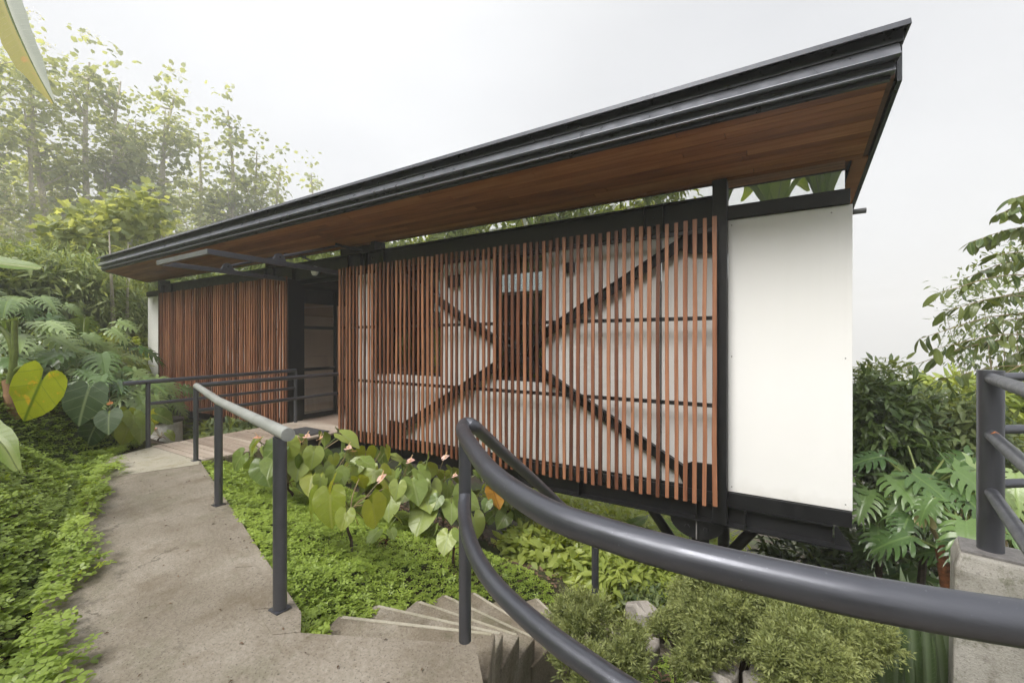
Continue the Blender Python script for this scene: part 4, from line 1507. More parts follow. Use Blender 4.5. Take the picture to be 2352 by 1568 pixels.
def clover_tpl():
    """four oval leaflets on one point, folded a little along their middle"""
    V, Fc = [], []
    for a in (38, 142, 218, 322):
        ca, sa = math.cos(R(a)), math.sin(R(a))
        b = len(V)
        for x, y, z in ((0.06, 0, 0), (0.42, -0.24, 0.05), (0.78, -0.22, 0.05), (1.0, 0, -0.04), (0.78, 0.22, 0.05), (0.42, 0.24, 0.05)):
            V.append((x * ca - y * sa, x * sa + y * ca, z - 0.02))
        Fc += [(b, b + 1, b + 5), (b + 1, b + 2, b + 4), (b + 1, b + 4, b + 5), (b + 2, b + 3, b + 4)]
    return np.array(V), np.array(Fc, np.int32), None


def frames(d, n):
    """rows of rotation matrices with x axis d and z axis close to n"""
    d = d / np.linalg.norm(d, axis=1, keepdims=True)
    y = np.cross(n, d)
    y /= np.linalg.norm(y, axis=1, keepdims=True) + 1e-9
    z = np.cross(d, y)
    return np.stack([d, y, z], 2)


def stamp(tpl, P, M, S, val=None):
    V, Fc = tpl[0], tpl[1]
    k = len(P)
    W = np.einsum('kij,vj->kvi', M, V) * np.asarray(S).reshape(-1, 1, 1) + P[:, None, :]
    FF = (Fc[None] + (np.arange(k) * len(V))[:, None, None]).reshape(-1, 3)
    if val is None:
        val = rng.random(k)
    return W.reshape(-1, 3), FF, np.repeat(val, len(V))


def join(parts):
    V, Fc, A = [], [], []
    o = 0
    for v, f, a in parts:
        V.append(v); Fc.append(f + o); A.append(a); o += len(v)
    return np.concatenate(V), np.concatenate(Fc), np.concatenate(A)


def rdir(k, up=0.0, spread=1.0):
    d = rng.normal(size=(k, 3)) * spread
    d[:, 2] += up
    return d / (np.linalg.norm(d, axis=1, keepdims=True) + 1e-9)


def leaf_m(p, d, n, s):
    d = Vector(d).normalized(); n = Vector(n)
    y = n.cross(d)
    if y.length < 1e-5: y = d.orthogonal()
    y.normalize()
    z = d.cross(y)
    m = Matrix((d, y, z)).transposed().to_4x4()
    return Matrix.Translation(p) @ m @ Matrix.Diagonal((s, s, s, 1))


def add_leaf(par, me, p, d, n, s, name='leaf'):
    o = bpy.data.objects.new(name, me)
    col.objects.link(o)
    o.parent = par
    o.matrix_local = Matrix.Translation(-Vector(par.location)) @ leaf_m(p, d, n, s)
    return o


def add_tube(par, pts, rad, mat, name='petiole', n=5):
    o = MB().tube(pts, rad, n).build(name, mat, par, smooth=True)
    o.matrix_parent_inverse = Matrix.Translation(-Vector(par.location))
    return o


HEARTS = [leaf_mesh('heart_leaf', heart_tpl(i, cup=0.12 + 0.06 * (i % 3), droop=0.18 + 0.1 * (i % 4), wave=0.035), 'anthurium_leaf') for i in range(5)]
HEARTS_Y = [leaf_mesh('young_heart_leaf', heart_tpl(i + 9, cup=0.2, droop=0.2, wave=0.02), 'anthurium_young_leaf') for i in range(3)]
HEART_RUST = leaf_mesh('rust_heart_leaf', heart_tpl(31, cup=0.25, droop=0.1, wave=0.05), 'anthurium_rust_leaf')
SPATHE = leaf_mesh('spathe', heart_tpl(50, cup=0.35, droop=-0.1, n=16), 'spathe_pink')
SPATHE_C = leaf_mesh('spathe', heart_tpl(51, cup=0.35, droop=-0.1, n=16), 'spathe_coral')


def flower(par, p0, p1, size, me, tilt):
    add_tube(par, smooth_curve([p0, (Vector(p0) + Vector(p1)) / 2 + Vector((random.uniform(-.02, .02), random.uniform(-.02, .02), 0)), p1], 4), 0.0035, 'tan_stem', 'flower_stalk')
    sp_ = add_leaf(par, me, p1, tilt, Vector((0, 0, 1)) + Vector((0, -0.5, 0)), size, 'spathe')
    d = (Vector(tilt).normalized() + Vector((0, 0, 1.6))).normalized()
    o = MB().tube([Vector(p1), Vector(p1) + d * size * 0.45, Vector(p1) + d * size * 0.85], [0.006, 0.0055, 0.003], 7).build('spadix', 'spadix_yellow', sp_, smooth=True)
    o.matrix_parent_inverse = (leaf_m(p1, tilt, Vector((0, 0, 1)) + Vector((0, -0.5, 0)), size)).inverted()


def anthurium(label, base, n, h, size, flowers=1, young=0.2, spread=0.28, coral=0.2, seed=0, stemh=0.0, rust=0, group='anthuriums in front of the slat screen'):
    r = random.Random(seed)
    base = Vector(base)
    o = empty('anthurium', base, label, 'plant', group)
    to_cam = Vector((-base.x, -base.y, 0)).normalized()
    crown = base + Vector((r.uniform(-.03, .03), r.uniform(-.03, .03), stemh + 0.08))
    add_tube(o, smooth_curve([base - Vector((0, 0, 0.05)), base * 0.7 + crown * 0.3 + Vector((r.uniform(-.05, .05), r.uniform(-.03, .03), 0)), base * 0.35 + crown * 0.65 + Vector((r.uniform(-.04, .04), 0, 0)), crown], 3), [0.018, .016, .015, .014, .015, .013, .012, .012, .013, .012], 'dark_bark', 'stem', 6)
    for i in range(5):
        a = r.uniform(0, 6.28)
        e = crown + Vector((math.cos(a) * 0.12, math.sin(a) * 0.12, -r.uniform(0.02, 0.10)))
        add_tube(o, smooth_curve([crown - Vector((0, 0, 0.02)), (crown + e) / 2 + Vector((0, 0, 0.03)), e], 3), 0.003, 'dry_sheath', 'aerial_root', 4)
    for i in range(n):
        a = (i + r.uniform(-.3, .3)) / n * 2 * math.pi
        out = Vector((math.cos(a), math.sin(a), 0))
        out = (out + to_cam * 0.35).normalized()
        hh = h * r.uniform(0.45, 1.08)
        tip = crown + out * spread * r.uniform(0.5, 1.15) + Vector((0, 0, hh))
        midp_ = crown + out * spread * 0.25 + Vector((0, 0, hh * 0.62))
        add_tube(o, smooth_curve([crown, midp_, tip], 3), [0.0055] * 7, 'tan_stem' if r.random() < 0.5 else 'green_stem')
        face = (out * r.uniform(0.4, 1.2) + to_cam * r.uniform(0.0, 0.7) + Vector((0, 0, r.uniform(0.3, 1.5)))).normalized()
        d = (Vector((0, 0, -r.uniform(0.5, 1))) + out * r.uniform(0.1, 1.0) + Vector((r.uniform(-.55, .55), r.uniform(-.4, .4), 0)))
        if i < rust: me = HEART_RUST
        else: me = r.choice(HEARTS_Y) if r.random() < young else r.choice(HEARTS)
        add_leaf(o, me, tip, d, face, size * r.uniform(0.55, 1.15))
    for i in range((flowers + 1) // 2):
        a = r.uniform(0, 2 * math.pi)
        out = (Vector((math.cos(a), math.sin(a), 0)) * 0.7 + to_cam * 0.6).normalized()
        p1 = crown + out * spread * r.uniform(0.3, 0.8) + Vector((0, 0, h * r.uniform(0.95, 1.35)))
        flower(o, crown, p1, r.uniform(0.085, 0.12), SPATHE_C if r.random() < coral else SPATHE, out + Vector((0, 0, r.uniform(-.3, .8))))
    return o


# ---------------- anthurium row between the path and the house
A = [  # u, v of the foot, leaves, height, leaf size, flowers, young, label
    (628, 1118, 7, 0.30, 0.27, 1, 0.1, 'grey-green anthurium tight against the footbridge side'),
    (664, 1150, 8, 0.42, 0.30, 2, 0.15, 'anthurium just behind the near rail post'),
    (712, 1160, 9, 0.46, 0.32, 3, 0.15, 'leafy anthurium below the doormat corner of the footbridge'),
    (760, 1178, 9, 0.45, 0.32, 2, 0.3, 'anthurium with a tall pointed bright leaf beside the footbridge'),
    (836, 1182, 9, 0.45, 0.33, 2, 0.5, 'yellow-green anthurium bunch in the middle of the row before the slats'),
    (905, 1205, 9, 0.46, 0.33, 2, 0.2, 'anthurium holding a pink flower up against the slat screen'),
    (962, 1218, 9, 0.45, 0.34, 2, 0.15, 'broad dull-green anthurium in the thick of the row'),
    (1020, 1236, 8, 0.50, 0.36, 2, 0.1, 'anthurium with a big rounded leaf beside the stair post'),
    (1105, 1240, 8, 0.42, 0.34, 0, 0.1, 'anthurium with one rust-orange leaf just past the stair post'),
    (1165, 1242, 7, 0.36, 0.33, 0, 0.1, 'anthurium with long hanging leaves behind the curved rail'),
    (1290, 1262, 6, 0.30, 0.30, 0, 0.1, 'stray anthurium between the curved rail and the far stair post'),
    (1222, 1232, 6, 0.33, 0.32, 0, 0.05, 'last anthurium of the row, below the middle of the curved rail'),
]
for i, (u, v, n, h, sz, fl, yg, lab) in enumerate(A):
    p = ground_hit(u, v)
    anthurium(lab, p, n + 3, h * 1.15, sz * 1.05, fl, yg, seed=100 + i, spread=0.38, stemh=0.13, rust=1 if 'rust' in lab else 0)
p = ground_hit(803, 1278)
anthurium('yellow-green anthurium on a short bare stem, standing out nearest the path', p, 8, 0.26, 0.30, 1, 0.95, spread=0.34, coral=0, seed=64, stemh=0.30)
p = ground_hit(893, 1268)
anthurium('little three-leaved anthurium seedling standing in the clover', p, 3, 0.17, 0.20, 0, 0.1, spread=0.10, seed=63, stemh=0.05)
p = ground_hit(1048, 1318)
anthurium('sparse anthurium on a crooked stem close to the steps', p, 4, 0.24, 0.26, 0, 0.1, spread=0.2, seed=66, stemh=0.16)
# group by the drum, across the footbridge
for i, (u, v, lab) in enumerate(((282, 1030, 'round-leaved anthurium with a salmon flower beside the bridge railing end'), (318, 1012, 'dark glossy anthurium between the bank and the white drum'), (262, 1012, 'small anthurium at the far foot of the clover bank'), (365, 1015, 'short anthurium with a salmon flower in front of the white drum'))):
    p = ground_hit(u, v)
    anthurium(lab, p, 7 if i != 3 else 3, 0.34 if i != 3 else 0.12, 0.34 if i != 3 else 0.24, 1, 0.15, spread=0.26, coral=0.9, seed=80 + i, group='anthuriums beyond the footbridge')

# ---------------- monsteras and other big-leaved plants
MONS = [leaf_mesh('cut_leaf', monstera_tpl(i, lobes=6 + i % 3, droop=0.2 + 0.12 * i), 'monstera_leaf') for i in range(4)]
MONS_P = [leaf_mesh('pale_cut_leaf', monstera_tpl(i + 7, lobes=6 + i % 3, droop=0.25 + 0.1 * i, split=0.7), 'monstera_pale_leaf') for i in range(3)]
VELVET = leaf_mesh('velvet_leaf', heart_tpl(70, cup=0.1, droop=0.2, n=28, wide=0.92), 'velvet_leaf')
TARO = leaf_mesh('taro_leaf', heart_tpl(71, cup=0.06, droop=0.08, n=30, wave=0.03, wide=1.0), 'taro_leaf')
TARO_G = leaf_mesh('taro_leaf', heart_tpl(72, cup=0.1, droop=0.2, n=26, wave=0.04), 'anthurium_leaf')


def monstera(label, base, n, h, size, face=None, pale=0.3, spread=0.6, seed=0, group=None, flat=0.5, meshes=None):
    r = random.Random(seed)
    base = Vector(base)
    o = empty('monstera', base, label, 'plant', group)
    if face is None:
        face = Vector((-base.x, -base.y, 0)).normalized()
    add_tube(o, [base - Vector((0, 0, 0.1)), base + Vector((0.03, 0.02, h * 0.25))], [0.035, 0.03], 'dark_bark', 'stem', 7)
    cr = base + Vector((0, 0, h * 0.2))
    for i in range(n):
        a = (i + r.uniform(-.35, .35)) / n * 2 * math.pi
        out = (Vector((math.cos(a), math.sin(a), 0)) + face * 0.45).normalized()
        hh = h * r.uniform(0.35, 1.0)
        tip = cr + out * spread * r.uniform(0.35, 1.0) + Vector((0, 0, hh))
        add_tube(o, smooth_curve([cr, cr + out * spread * 0.2 + Vector((0, 0, hh * 0.7)), tip], 3), 0.011, 'green_stem')
        nrm = Vector((0, 0, 1)) + face * r.uniform(0.2, 1.0) + out * 0.3
        d = out * r.uniform(0.6, 1.0) + Vector((0, 0, -r.uniform(0.25, 1.1))) * (1.2 - flat)
        ms = meshes or (MONS_P if r.random() < pale else MONS)
        add_leaf(o, r.choice(ms), tip, d, nrm, size * r.uniform(0.7, 1.15))
    return o


ML = [  # u, v of the leaf mass centre, depth, height, size, leaves, label
    (40, 800, 7.6, 1.5, 0.75, 9, 0.5, 'pale cut-leaf monstera at the edge behind the taro'),
    (120, 790, 8.6, 1.6, 0.75, 9, 0.6, 'silvery monstera rising behind the yellow taro leaf'),
    (190, 770, 9.2, 1.7, 0.80, 9, 0.5, 'tallest monstera of the bank, below the bamboo'),
    (225, 830, 8.4, 1.2, 0.85, 8, 0.1, 'dark green monstera with hanging fingers, mid bank'),
    (150, 860, 7.8, 1.1, 0.75, 7, 0.3, 'monstera crowding the back of the yellow taro leaf'),
    (250, 905, 8.0, 0.9, 0.80, 8, 0.6, 'low pale monstera just above the velvet-leaved plant'),
    (300, 900, 9.0, 1.0, 0.75, 7, 0.5, 'monstera next to the end of the bridge railing'),
    (330, 950, 8.6, 0.8, 0.70, 6, 0.2, 'shaded monstera under the far corner of the house'),
    (60, 720, 9.6, 1.6, 0.70, 8, 0.5, 'monstera high on the bank beneath the banana leaf'),
]
for i, (u, v, dep, h, sz, n, pl, lab) in enumerate(ML):
    p = at_depth(u, v, dep)
    zg = gz(p.x, p.y)
    p2 = Vector((p.x, p.y, max(zg, p.z - h * 0.95)))
    monstera(lab, p2, n + 7, h, sz * 0.72, seed=200 + i, pale=min(1, pl + 0.25), group='monsteras on the left bank', spread=0.75, flat=0.7)
# filler mass of foliage under the monsteras is planted further below as shrubs

# velvet-leaved plant
vb = ground_hit(195, 985)
vp = empty('velvet_philodendron', vb, 'plant with dark velvety heart leaves and white veins, above the clover', 'plant')
dv = (vb - Vector((0, 0, EYE))).dot(Vector((-SY, CY, 0)))
for (u, v, sz, dd) in ((200, 905, 0.62, (0.25, -0.3, -1)), (215, 985, 0.42, (-0.4, -0.2, -0.9)), (165, 905, 0.35, (-0.7, 0, -0.7)), (250, 955, 0.40, (0.6, -0.2, -0.8))):
    q = at_depth(u, v, dv * 0.97)
    add_tube(vp, smooth_curve([vb, (vb + q) / 2 + Vector((0, 0.05, 0.1)), q], 3), 0.008, 'green_stem')
    add_leaf(vp, VELVET, q, Vector(dd), Vector((0.75, -0.45, 0.35)), sz)

# taro with the yellow leaf
tb = ground_hit(34, 945)
taro = empty('taro', tb, 'taro with a thick tan trunk and one huge yellow-blotched leaf', 'plant')
dt = (tb - Vector((0, 0, EYE))).dot(Vector((-SY, CY, 0)))
t1 = at_depth(22, 872, dt)
add_tube(taro, smooth_curve([tb - Vector((0, 0, .1)), (tb + t1) / 2 + Vector((.01, 0, 0)), t1], 4), [0.075] * 5 + [0.068] * 4, 'tan_bark', 'trunk', 14)
for pth, rad in (([(24, 880), (30, 840), (28, 800), (16, 770), (-6, 748)], 0.04), ([(26, 876), (36, 850), (62, 842), (84, 860), (92, 878)], 0.022), ([(22, 876), (34, 820), (33, 770), (34, 735)], 0.028)):
    q = [at_depth(u, v, dt * 0.985) for u, v in pth]
    add_tube(taro, smooth_curve(q, 4), rad if rad < 0.03 else [rad * (1 - 0.03 * i) for i in range((len(q) - 1) * 4 + 1)], 'green_stem', 'petiole', 9)
q = at_depth(92, 880, dt * 0.97)
side = Vector((CY, SY, 0)); fw = Vector((-SY, CY, 0))
add_leaf(taro, TARO, q, Vector((0, 0, -1)) - side * 0.45, -fw * 0.9 + side * 0.25 + Vector((0, 0, 0.35)), 0.80 * dt / 5.6)
add_leaf(taro, TARO_G, at_depth(-20, 748, dt), -side + Vector((0, 0, -0.4)), Vector((0, 0, 1)) - fw * 0.3, 0.7)


def ribbon_leaf(par, midrib, widths, nrm, mat, name='leaf', fold=0.35, tear=0.0, seed=0, curl=0.0, sides=(-1, 1), rib=True):
    """long leaf built along a midrib curve"""
    r = random.Random(seed)
    mid = smooth_curve(midrib, 6)
    n = len(mid)
    V, Fc, UV = [], [], []
    nr = Vector(nrm).normalized()
    wl = np.interp(np.linspace(0, 1, n), np.linspace(0, 1, len(widths)), widths)
    acc = 0.0
    for si, sd in enumerate(sides):
        acc = 0.0
        for k in range(n):
            t = (mid[min(k + 1, n - 1)] - mid[max(k - 1, 0)]).normalized()
            y = nr.cross(t).normalized()
            z = t.cross(y)
            if k: acc += (mid[k] - mid[k - 1]).length
            w = wl[k] * (1 + r.uniform(-tear, tear) * 0.3)
            for q in (0.0, 0.5, 1.0):
                lift = fold * w * q + (curl * w * (q * q)) * sd
                V.append(tuple(mid[k] + y * (sd * w * q) + z * lift)); UV.append((acc, sd * w * q))
        b = si * n * 3
        for k in range(n - 1):
            for q in range(2):
                a = b + k * 3 + q
                f = (a, a + 3, a + 4, a + 1)
                Fc.append(f if sd > 0 else tuple(reversed(f)))
    L0 = Vector(par.location)
    V = np.array(V) - np.array(L0)
    me = mesh_np(name, V, tris(Fc), smooth=True, uv=np.array(UV))
    put(name, me, mat, par)
    if rib: MB().tube([p - L0 for p in mid], [max(0.004, 0.016 * (1 - i / n)) for i in range(n)], 6).build('midrib', 'green_stem', par, smooth=True)


# banana plant standing just outside the frame on the bank
bx, by = -5.6, -0.9
ban = empty('banana_plant', (bx, by, gz(bx, by)), 'banana plant whose yellowed ragged leaf hangs in at the top corner', 'plant')
bz = gz(bx, by)
add_tube(ban, [(bx, by, bz - .1), (bx + .05, by + .05, bz + 1.4), (bx + .12, by + .12, bz + 2.9)], [0.13, 0.11, 0.08], 'green_stem', 'trunk', 14)
crown = Vector((bx + .12, by + .12, bz + 2.9))
DB = 3.3
m1 = [crown, at_depth(-330, -420, 3.2), at_depth(-130, -330, 3.2), at_depth(-30, -120, 3.2), at_depth(22, 30, 3.2), at_depth(76, 150, 3.2), at_depth(124, 238, 3.2)]
nb_ = -fw * 0.8 + side * 0.55 + Vector((0, 0, 0.2))
ribbon_leaf(ban, m1[2:], [0.13, 0.13, 0.12, 0.095, 0.012], nb_, 'banana_yellow_leaf', fold=-0.3, tear=0.3, seed=4, sides=(-1,))
ribbon_leaf(ban, m1[2:], [0.10, 0.11, 0.10, 0.07, 0.010], nb_, 'banana_back', fold=0.9, tear=0.15, seed=8, sides=(1,), rib=False)
add_tube(ban, smooth_curve(m1[:3], 6), 0.022, 'green_stem', 'petiole', 8)
m2 = [crown, at_depth(-420, 640, 4.6), at_depth(-200, 600, 4.8), at_depth(-60, 602, 4.9), at_depth(50, 612, 5.0), at_depth(92, 618, 5.0)]
ribbon_leaf(ban, m2[1:], [0.10, 0.14, 0.13, 0.10, 0.03], Vector((0, 0, 1)) - fw * 0.8, 'banana_leaf', fold=0.2, tear=0.3, seed=5)
m3 = [crown, at_depth(-300, 760, 3.4), at_depth(-80, 960, 3.2), at_depth(0, 1015, 3.15), at_depth(42, 1080, 3.1)]
ribbon_leaf(ban, m3[1:], [0.10, 0.12, 0.09, 0.02], Vector((0, 0, 1)) - fw * 0.6, 'banana_leaf', fold=0.25, tear=0.2, seed=6)
m4 = [crown, crown + Vector((-0.4, -0.3, 1.0)), crown + Vector((-1.2, -0.8, 1.3)), crown + Vector((-2.0, -1.3, 0.7))]
ribbon_leaf(ban, m4, [0.05, 0.25, 0.26, 0.05], Vector((0, 0, 1)), 'banana_leaf', fold=0.2, tear=0.4, seed=7)

# ---------------- right-hand side below the end of the house
RMON = [  # u, v, depth, ground drop, n, size, label
    (2015, 1110, 4.6, 1.0, 12, 0.38, 'grey-green monstera with spread fingers beside the white end panel'),
    (2115, 1090, 4.3, 1.0, 11, 0.46, 'large perforated monstera between the house corner and the terrace post'),
    (2215, 1190, 3.8, 0.9, 11, 0.36, 'monstera reaching over the concrete pillar'),
    (2330, 1120, 4.4, 1.1, 9, 0.44, 'monstera behind the terrace rails'),
    (2050, 1290, 4.9, 0.8, 9, 0.45, 'deep-shaded monstera under the house corner'),
    (2170, 1340, 4.5, 0.7, 9, 0.42, 'dark low monstera at the foot of the pillar'),
]
for i, (u, v, dep, h, n, sz, lab) in enumerate(RMON):
    p = at_depth(u, v, dep)
    monstera(lab, Vector((p.x, p.y, p.z - h)), n, h * 1.05, sz, seed=300 + i, pale=0.15, spread=0.36, group='monsteras below the house corner', flat=0.65)
# arum with a cream hooded flower
ab = at_depth(2145, 1240, 3.9)
ar = empty('hooded_arum', ab, 'cream hooded arum flower on a rust-brown sheathed stump', 'plant')
hd = heart_tpl(90, cup=0.9, droop=-0.5, n=20)
add_leaf(ar, leaf_mesh('hood', hd, 'cream_spathe'), at_depth(2130, 1195, 3.85), Vector((0, 0, 1)) - side * 0.3, -side * 0.8 - fw * 0.5, 0.19, 'hood')
add_tube(ar, smooth_curve([at_depth(2175, 1290, 3.9), at_depth(2152, 1235, 3.88), at_depth(2132, 1196, 3.85)], 4), 0.018, 'tan_stem', 'stalk', 8)
add_tube(ar, smooth_curve([at_depth(2190, 1420, 3.95), at_depth(2170, 1290, 3.9), at_depth(2155, 1240, 3.88)], 4), [0.06] * 5 + [0.05, 0.045, 0.03, 0.015], 'dry_sheath', 'sheath', 10)


# ---------------- leafy masses
OV, DI, PA, CL = ovate_tpl(), diamond_tpl(), palm_tpl(), clover_tpl()
OVN = ovate_tpl(width=0.17, fold=0.3, droop=0.3)
NAR = diamond_tpl(width=0.10, fold=0.3)
NAR2 = diamond_tpl(width=0.2, fold=0.9)


def shrub(name, label, centre, rad, nclump, per, tpl, size, mat, base=None, stems=5, group=None, cat='shrub', hang=0.2, val=(0, 1), bark='tan_stem', clump=0.28, shell=0.55, squash=1.0):
    c = np.array(centre, float)
    rad = np.array(rad, float)
    d = rdir(nclump)
    k = rng.random(nclump) ** (1 / 3.0) * (1 - shell) + shell * rng.uniform(0.75, 1.06, nclump)
    cc = c + d * k[:, None] * rad
    P = np.repeat(cc, per, 0) + rng.normal(size=(nclump * per, 3)) * clump * min(rad) * np.array([1, 1, 0.8])
    n = len(P)
    out = P - c
    out /= np.linalg.norm(out, axis=1, keepdims=True) + 1e-9
    D = out * 0.7 + rng.normal(size=(n, 3)) * 0.6
    D[:, 2] -= hang
    Nn = rng.normal(size=(n, 3)) * 0.45 + np.array([0, 0, 1.0]) + out * 0.4
    S = size * rng.uniform(0.6, 1.25, n)
    v = np.clip(np.repeat(rng.uniform(val[0], val[1], nclump), per) + rng.normal(size=n) * 0.12, 0, 1)
    b = base if base is not None else (c[0], c[1], c[2] - rad[2])
    o = empty(name, b, label, cat, group)
    Wv, Fv, Av = stamp(tpl, P - np.array(b), frames(D, Nn), S, v)
    put('foliage', mesh_np('foliage', Wv, Fv, leafval=Av), mat, o, kind='stuff')
    for i in range(stems):
        q = Vector(cc[int(rng.integers(nclump))]) - Vector(b)
        MB().tube(smooth_curve([Vector((rng.normal() * 0.05, rng.normal() * 0.05, -0.15)), q * 0.5 + Vector((0, 0, 0.1 * abs(q.z))), q], 4), [max(0.004, 0.018 * (1 - j / 10)) * max(1, min(rad)) for j in range(9)], 5).build('stem', bark, o, smooth=True)
    return o


def sh(label, u, v, dep, ru, rv, rd, nclump, per, tpl, size, mat, name='shrub', **kw):
    """shrub centred at a picture position; ru, rv in picture pixels, rd in metres"""
    p = at_depth(u, v, dep)
    k = dep / FPX
    rx = max(ru * k, 0.05)
    base = Vector((p.x, p.y, min(gz(p.x, p.y), p.z - rv * k * 0.9)))
    return shrub(name, label, p, (max(rx, 0.05), max(rd, 0.05), rv * k), nclump, per, tpl, size, mat, base=base, **kw)


GB = 'background shrubs at the left'
sh('feathery bamboo thicket above the monsteras', 110, 655, 11.5, 150, 75, 1.3, 260, 46, NAR, 0.30, 'bamboo_leaf', name='bamboo_thicket', group=GB, hang=0.5)
sh('second bamboo thicket sloping towards the bare stems', 215, 712, 12.0, 110, 60, 1.2, 190, 42, NAR, 0.28, 'bamboo_leaf', name='bamboo_thicket', group=GB, hang=0.5)
sh('bright broad-leaved shrub against the far white panel', 318, 840, 12.5, 34, 90, 0.8, 80, 20, OV, 0.24, 'bright_leaf', group=GB)
sh('drooping bamboo tuft leaning on the far house end', 318, 700, 13.5, 40, 60, 0.8, 90, 36, NAR, 0.30, 'bright_leaf', group=GB, name='bamboo_tuft', hang=0.7)
sh('sunlit shrub among the pale bare stems', 250, 850, 15.5, 70, 60, 1.5, 90, 18, OV, 0.30, 'bright_leaf', group=GB)
sh('yellow-green shrub behind the bare stems', 200, 690, 19.0, 120, 60, 2.0, 90, 14, OV, 0.42, 'bright_leaf', group=GB)
sh('dim green undergrowth behind the monsteras', 150, 850, 10.5, 170, 75, 1.2, 220, 22, OV, 0.24, 'bright_leaf', group=GB)
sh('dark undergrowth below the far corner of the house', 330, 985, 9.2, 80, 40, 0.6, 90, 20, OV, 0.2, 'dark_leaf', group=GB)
sh('leafy shrub at the edge of the view beneath the banana leaf', -20, 700, 10.0, 90, 70, 1.0, 120, 24, OV, 0.26, 'tree_leaf', group=GB)
sh('round-leaved vine on the tree behind the far roof end', 190, 560, 13.0, 80, 75, 0.8, 60, 10, PA, 0.20, 'crown_leaf', group=GB, name='vine')
sh('large-leaved vine above the far roof corner', 300, 490, 14.0, 75, 60, 0.9, 60, 10, PA, 0.20, 'crown_leaf', group=GB, name='vine')

# white flower heads tucked into the tree crowns
def tree(label, u, v_top, dep, spread_px, nstem, nclump, per, lsize, mat='tree_leaf', group='flowering trees beyond the house', lean=0.0, bot=0.35, flowers=12, name='flowering_tree', val=(0.1, 0.9), bark='pale_bark', clump=0.42):
    r = random.Random(int(u * 7 + dep))
    p = at_depth(u, 784, dep)
    k = dep / FPX
    base = Vector((p.x, p.y, gz(p.x, p.y)))
    ztop = EYE + (784 - v_top) * k
    H = ztop - base.z
    sp_ = spread_px * k
    o = empty(name, base, label, 'tree', group)
    tips = []
    for s_ in range(nstem):
        a = r.uniform(0, 2 * math.pi)
        rr_ = sp_ * r.uniform(0.15, 0.75) * (0.3 if s_ == 0 else 1)
        hh = H * (1.0 if s_ == 0 else r.uniform(0.62, 0.95))
        top_ = Vector((math.cos(a) * rr_ + lean * hh, math.sin(a) * rr_, hh))
        pts_ = smooth_curve([Vector((math.cos(a) * 0.12, math.sin(a) * 0.12, -0.2)), top_ * 0.35 + Vector((r.uniform(-.5, .5), r.uniform(-.5, .5), 0)) - Vector((top_.x * .15, top_.y * .15, 0)), top_ * 0.7 + Vector((r.uniform(-.8, .8), r.uniform(-.8, .8), 0)), top_ * 0.93], 4)
        R0 = 0.055 + 0.011 * H * (1 if s_ == 0 else 0.6)
        nn_ = len(pts_)
        MB().tube(pts_, [max(0.012, R0 * (1 - 0.9 * i / nn_)) for i in range(nn_)], 7).build('trunk', bark, o, smooth=True)
        nb = max(4, int(nclump * 1.35) // nstem)
        for b_ in range(nb):
            t_ = bot + (1 - bot) * (b_ + r.random()) / nb
            i0 = min(nn_ - 2, int(t_ * (nn_ - 1)))
            st = pts_[i0]
            aa = r.uniform(0, 2 * math.pi)
            ln = sp_ * r.uniform(0.25, 0.75) * (1.15 - 0.75 * t_)
            e = st + Vector((math.cos(aa) * ln, math.sin(aa) * ln, ln * r.uniform(0.2, 0.9)))
            if e.z > H: e.z = H * r.uniform(0.93, 1.0)
            MB().tube([st, (st + e) / 2 + Vector((0, 0, -0.06 * ln)), e], [R0 * 0.28, R0 * 0.2, 0.008], 4).build('limb', bark, o, smooth=True)
            tips.append(e)
            tips.append((st + e) / 2 + Vector((r.uniform(-.2, .2), r.uniform(-.2, .2), r.uniform(0, .3))))
        tips.append(top_)
    T = np.array([tuple(t_) for t_ in tips])
    m_ = len(T)
    P = np.repeat(T, per, 0) + rng.normal(size=(m_ * per, 3)) * clump * np.array([1, 1, 0.62])
    n = len(P)
    off = P - np.repeat(T, per, 0)
    D = off / (np.linalg.norm(off, axis=1, keepdims=True) + 1e-9) + rng.normal(size=(n, 3)) * 0.4
    D[:, 2] -= 0.45
    Nn = rng.normal(size=(n, 3)) * 0.35 + np.array([0, 0, 1.0])
    v = np.clip(np.repeat(rng.uniform(val[0], val[1], m_), per) + rng.normal(size=n) * 0.14, 0, 1)
    Wv, Fv, Av = stamp(PA, P, frames(D, Nn), lsize * 0.46 * rng.uniform(0.55, 1.2, n), v)
    put('crown', mesh_np('crown', Wv, Fv, leafval=Av), mat, o, kind='stuff')
    if flowers:
        fc = T[rng.integers(m_, size=flowers)] + np.array([0, 0, 0.25]) + rng.normal(size=(flowers, 3)) * 0.2
        q = 40
        FP = np.repeat(fc, q, 0) + rng.normal(size=(flowers * q, 3)) * np.array([0.42, 0.42, 0.13])
        Wv, Fv, Av = stamp(DI, FP, frames(rdir(len(FP)), rdir(len(FP), 1.0)), 0.15 * rng.uniform(0.6, 1.3, len(FP)))
        put('blossom_heads', mesh_np('blossom_heads', Wv, Fv, leafval=Av), 'blossom', o, kind='stuff')
    return o


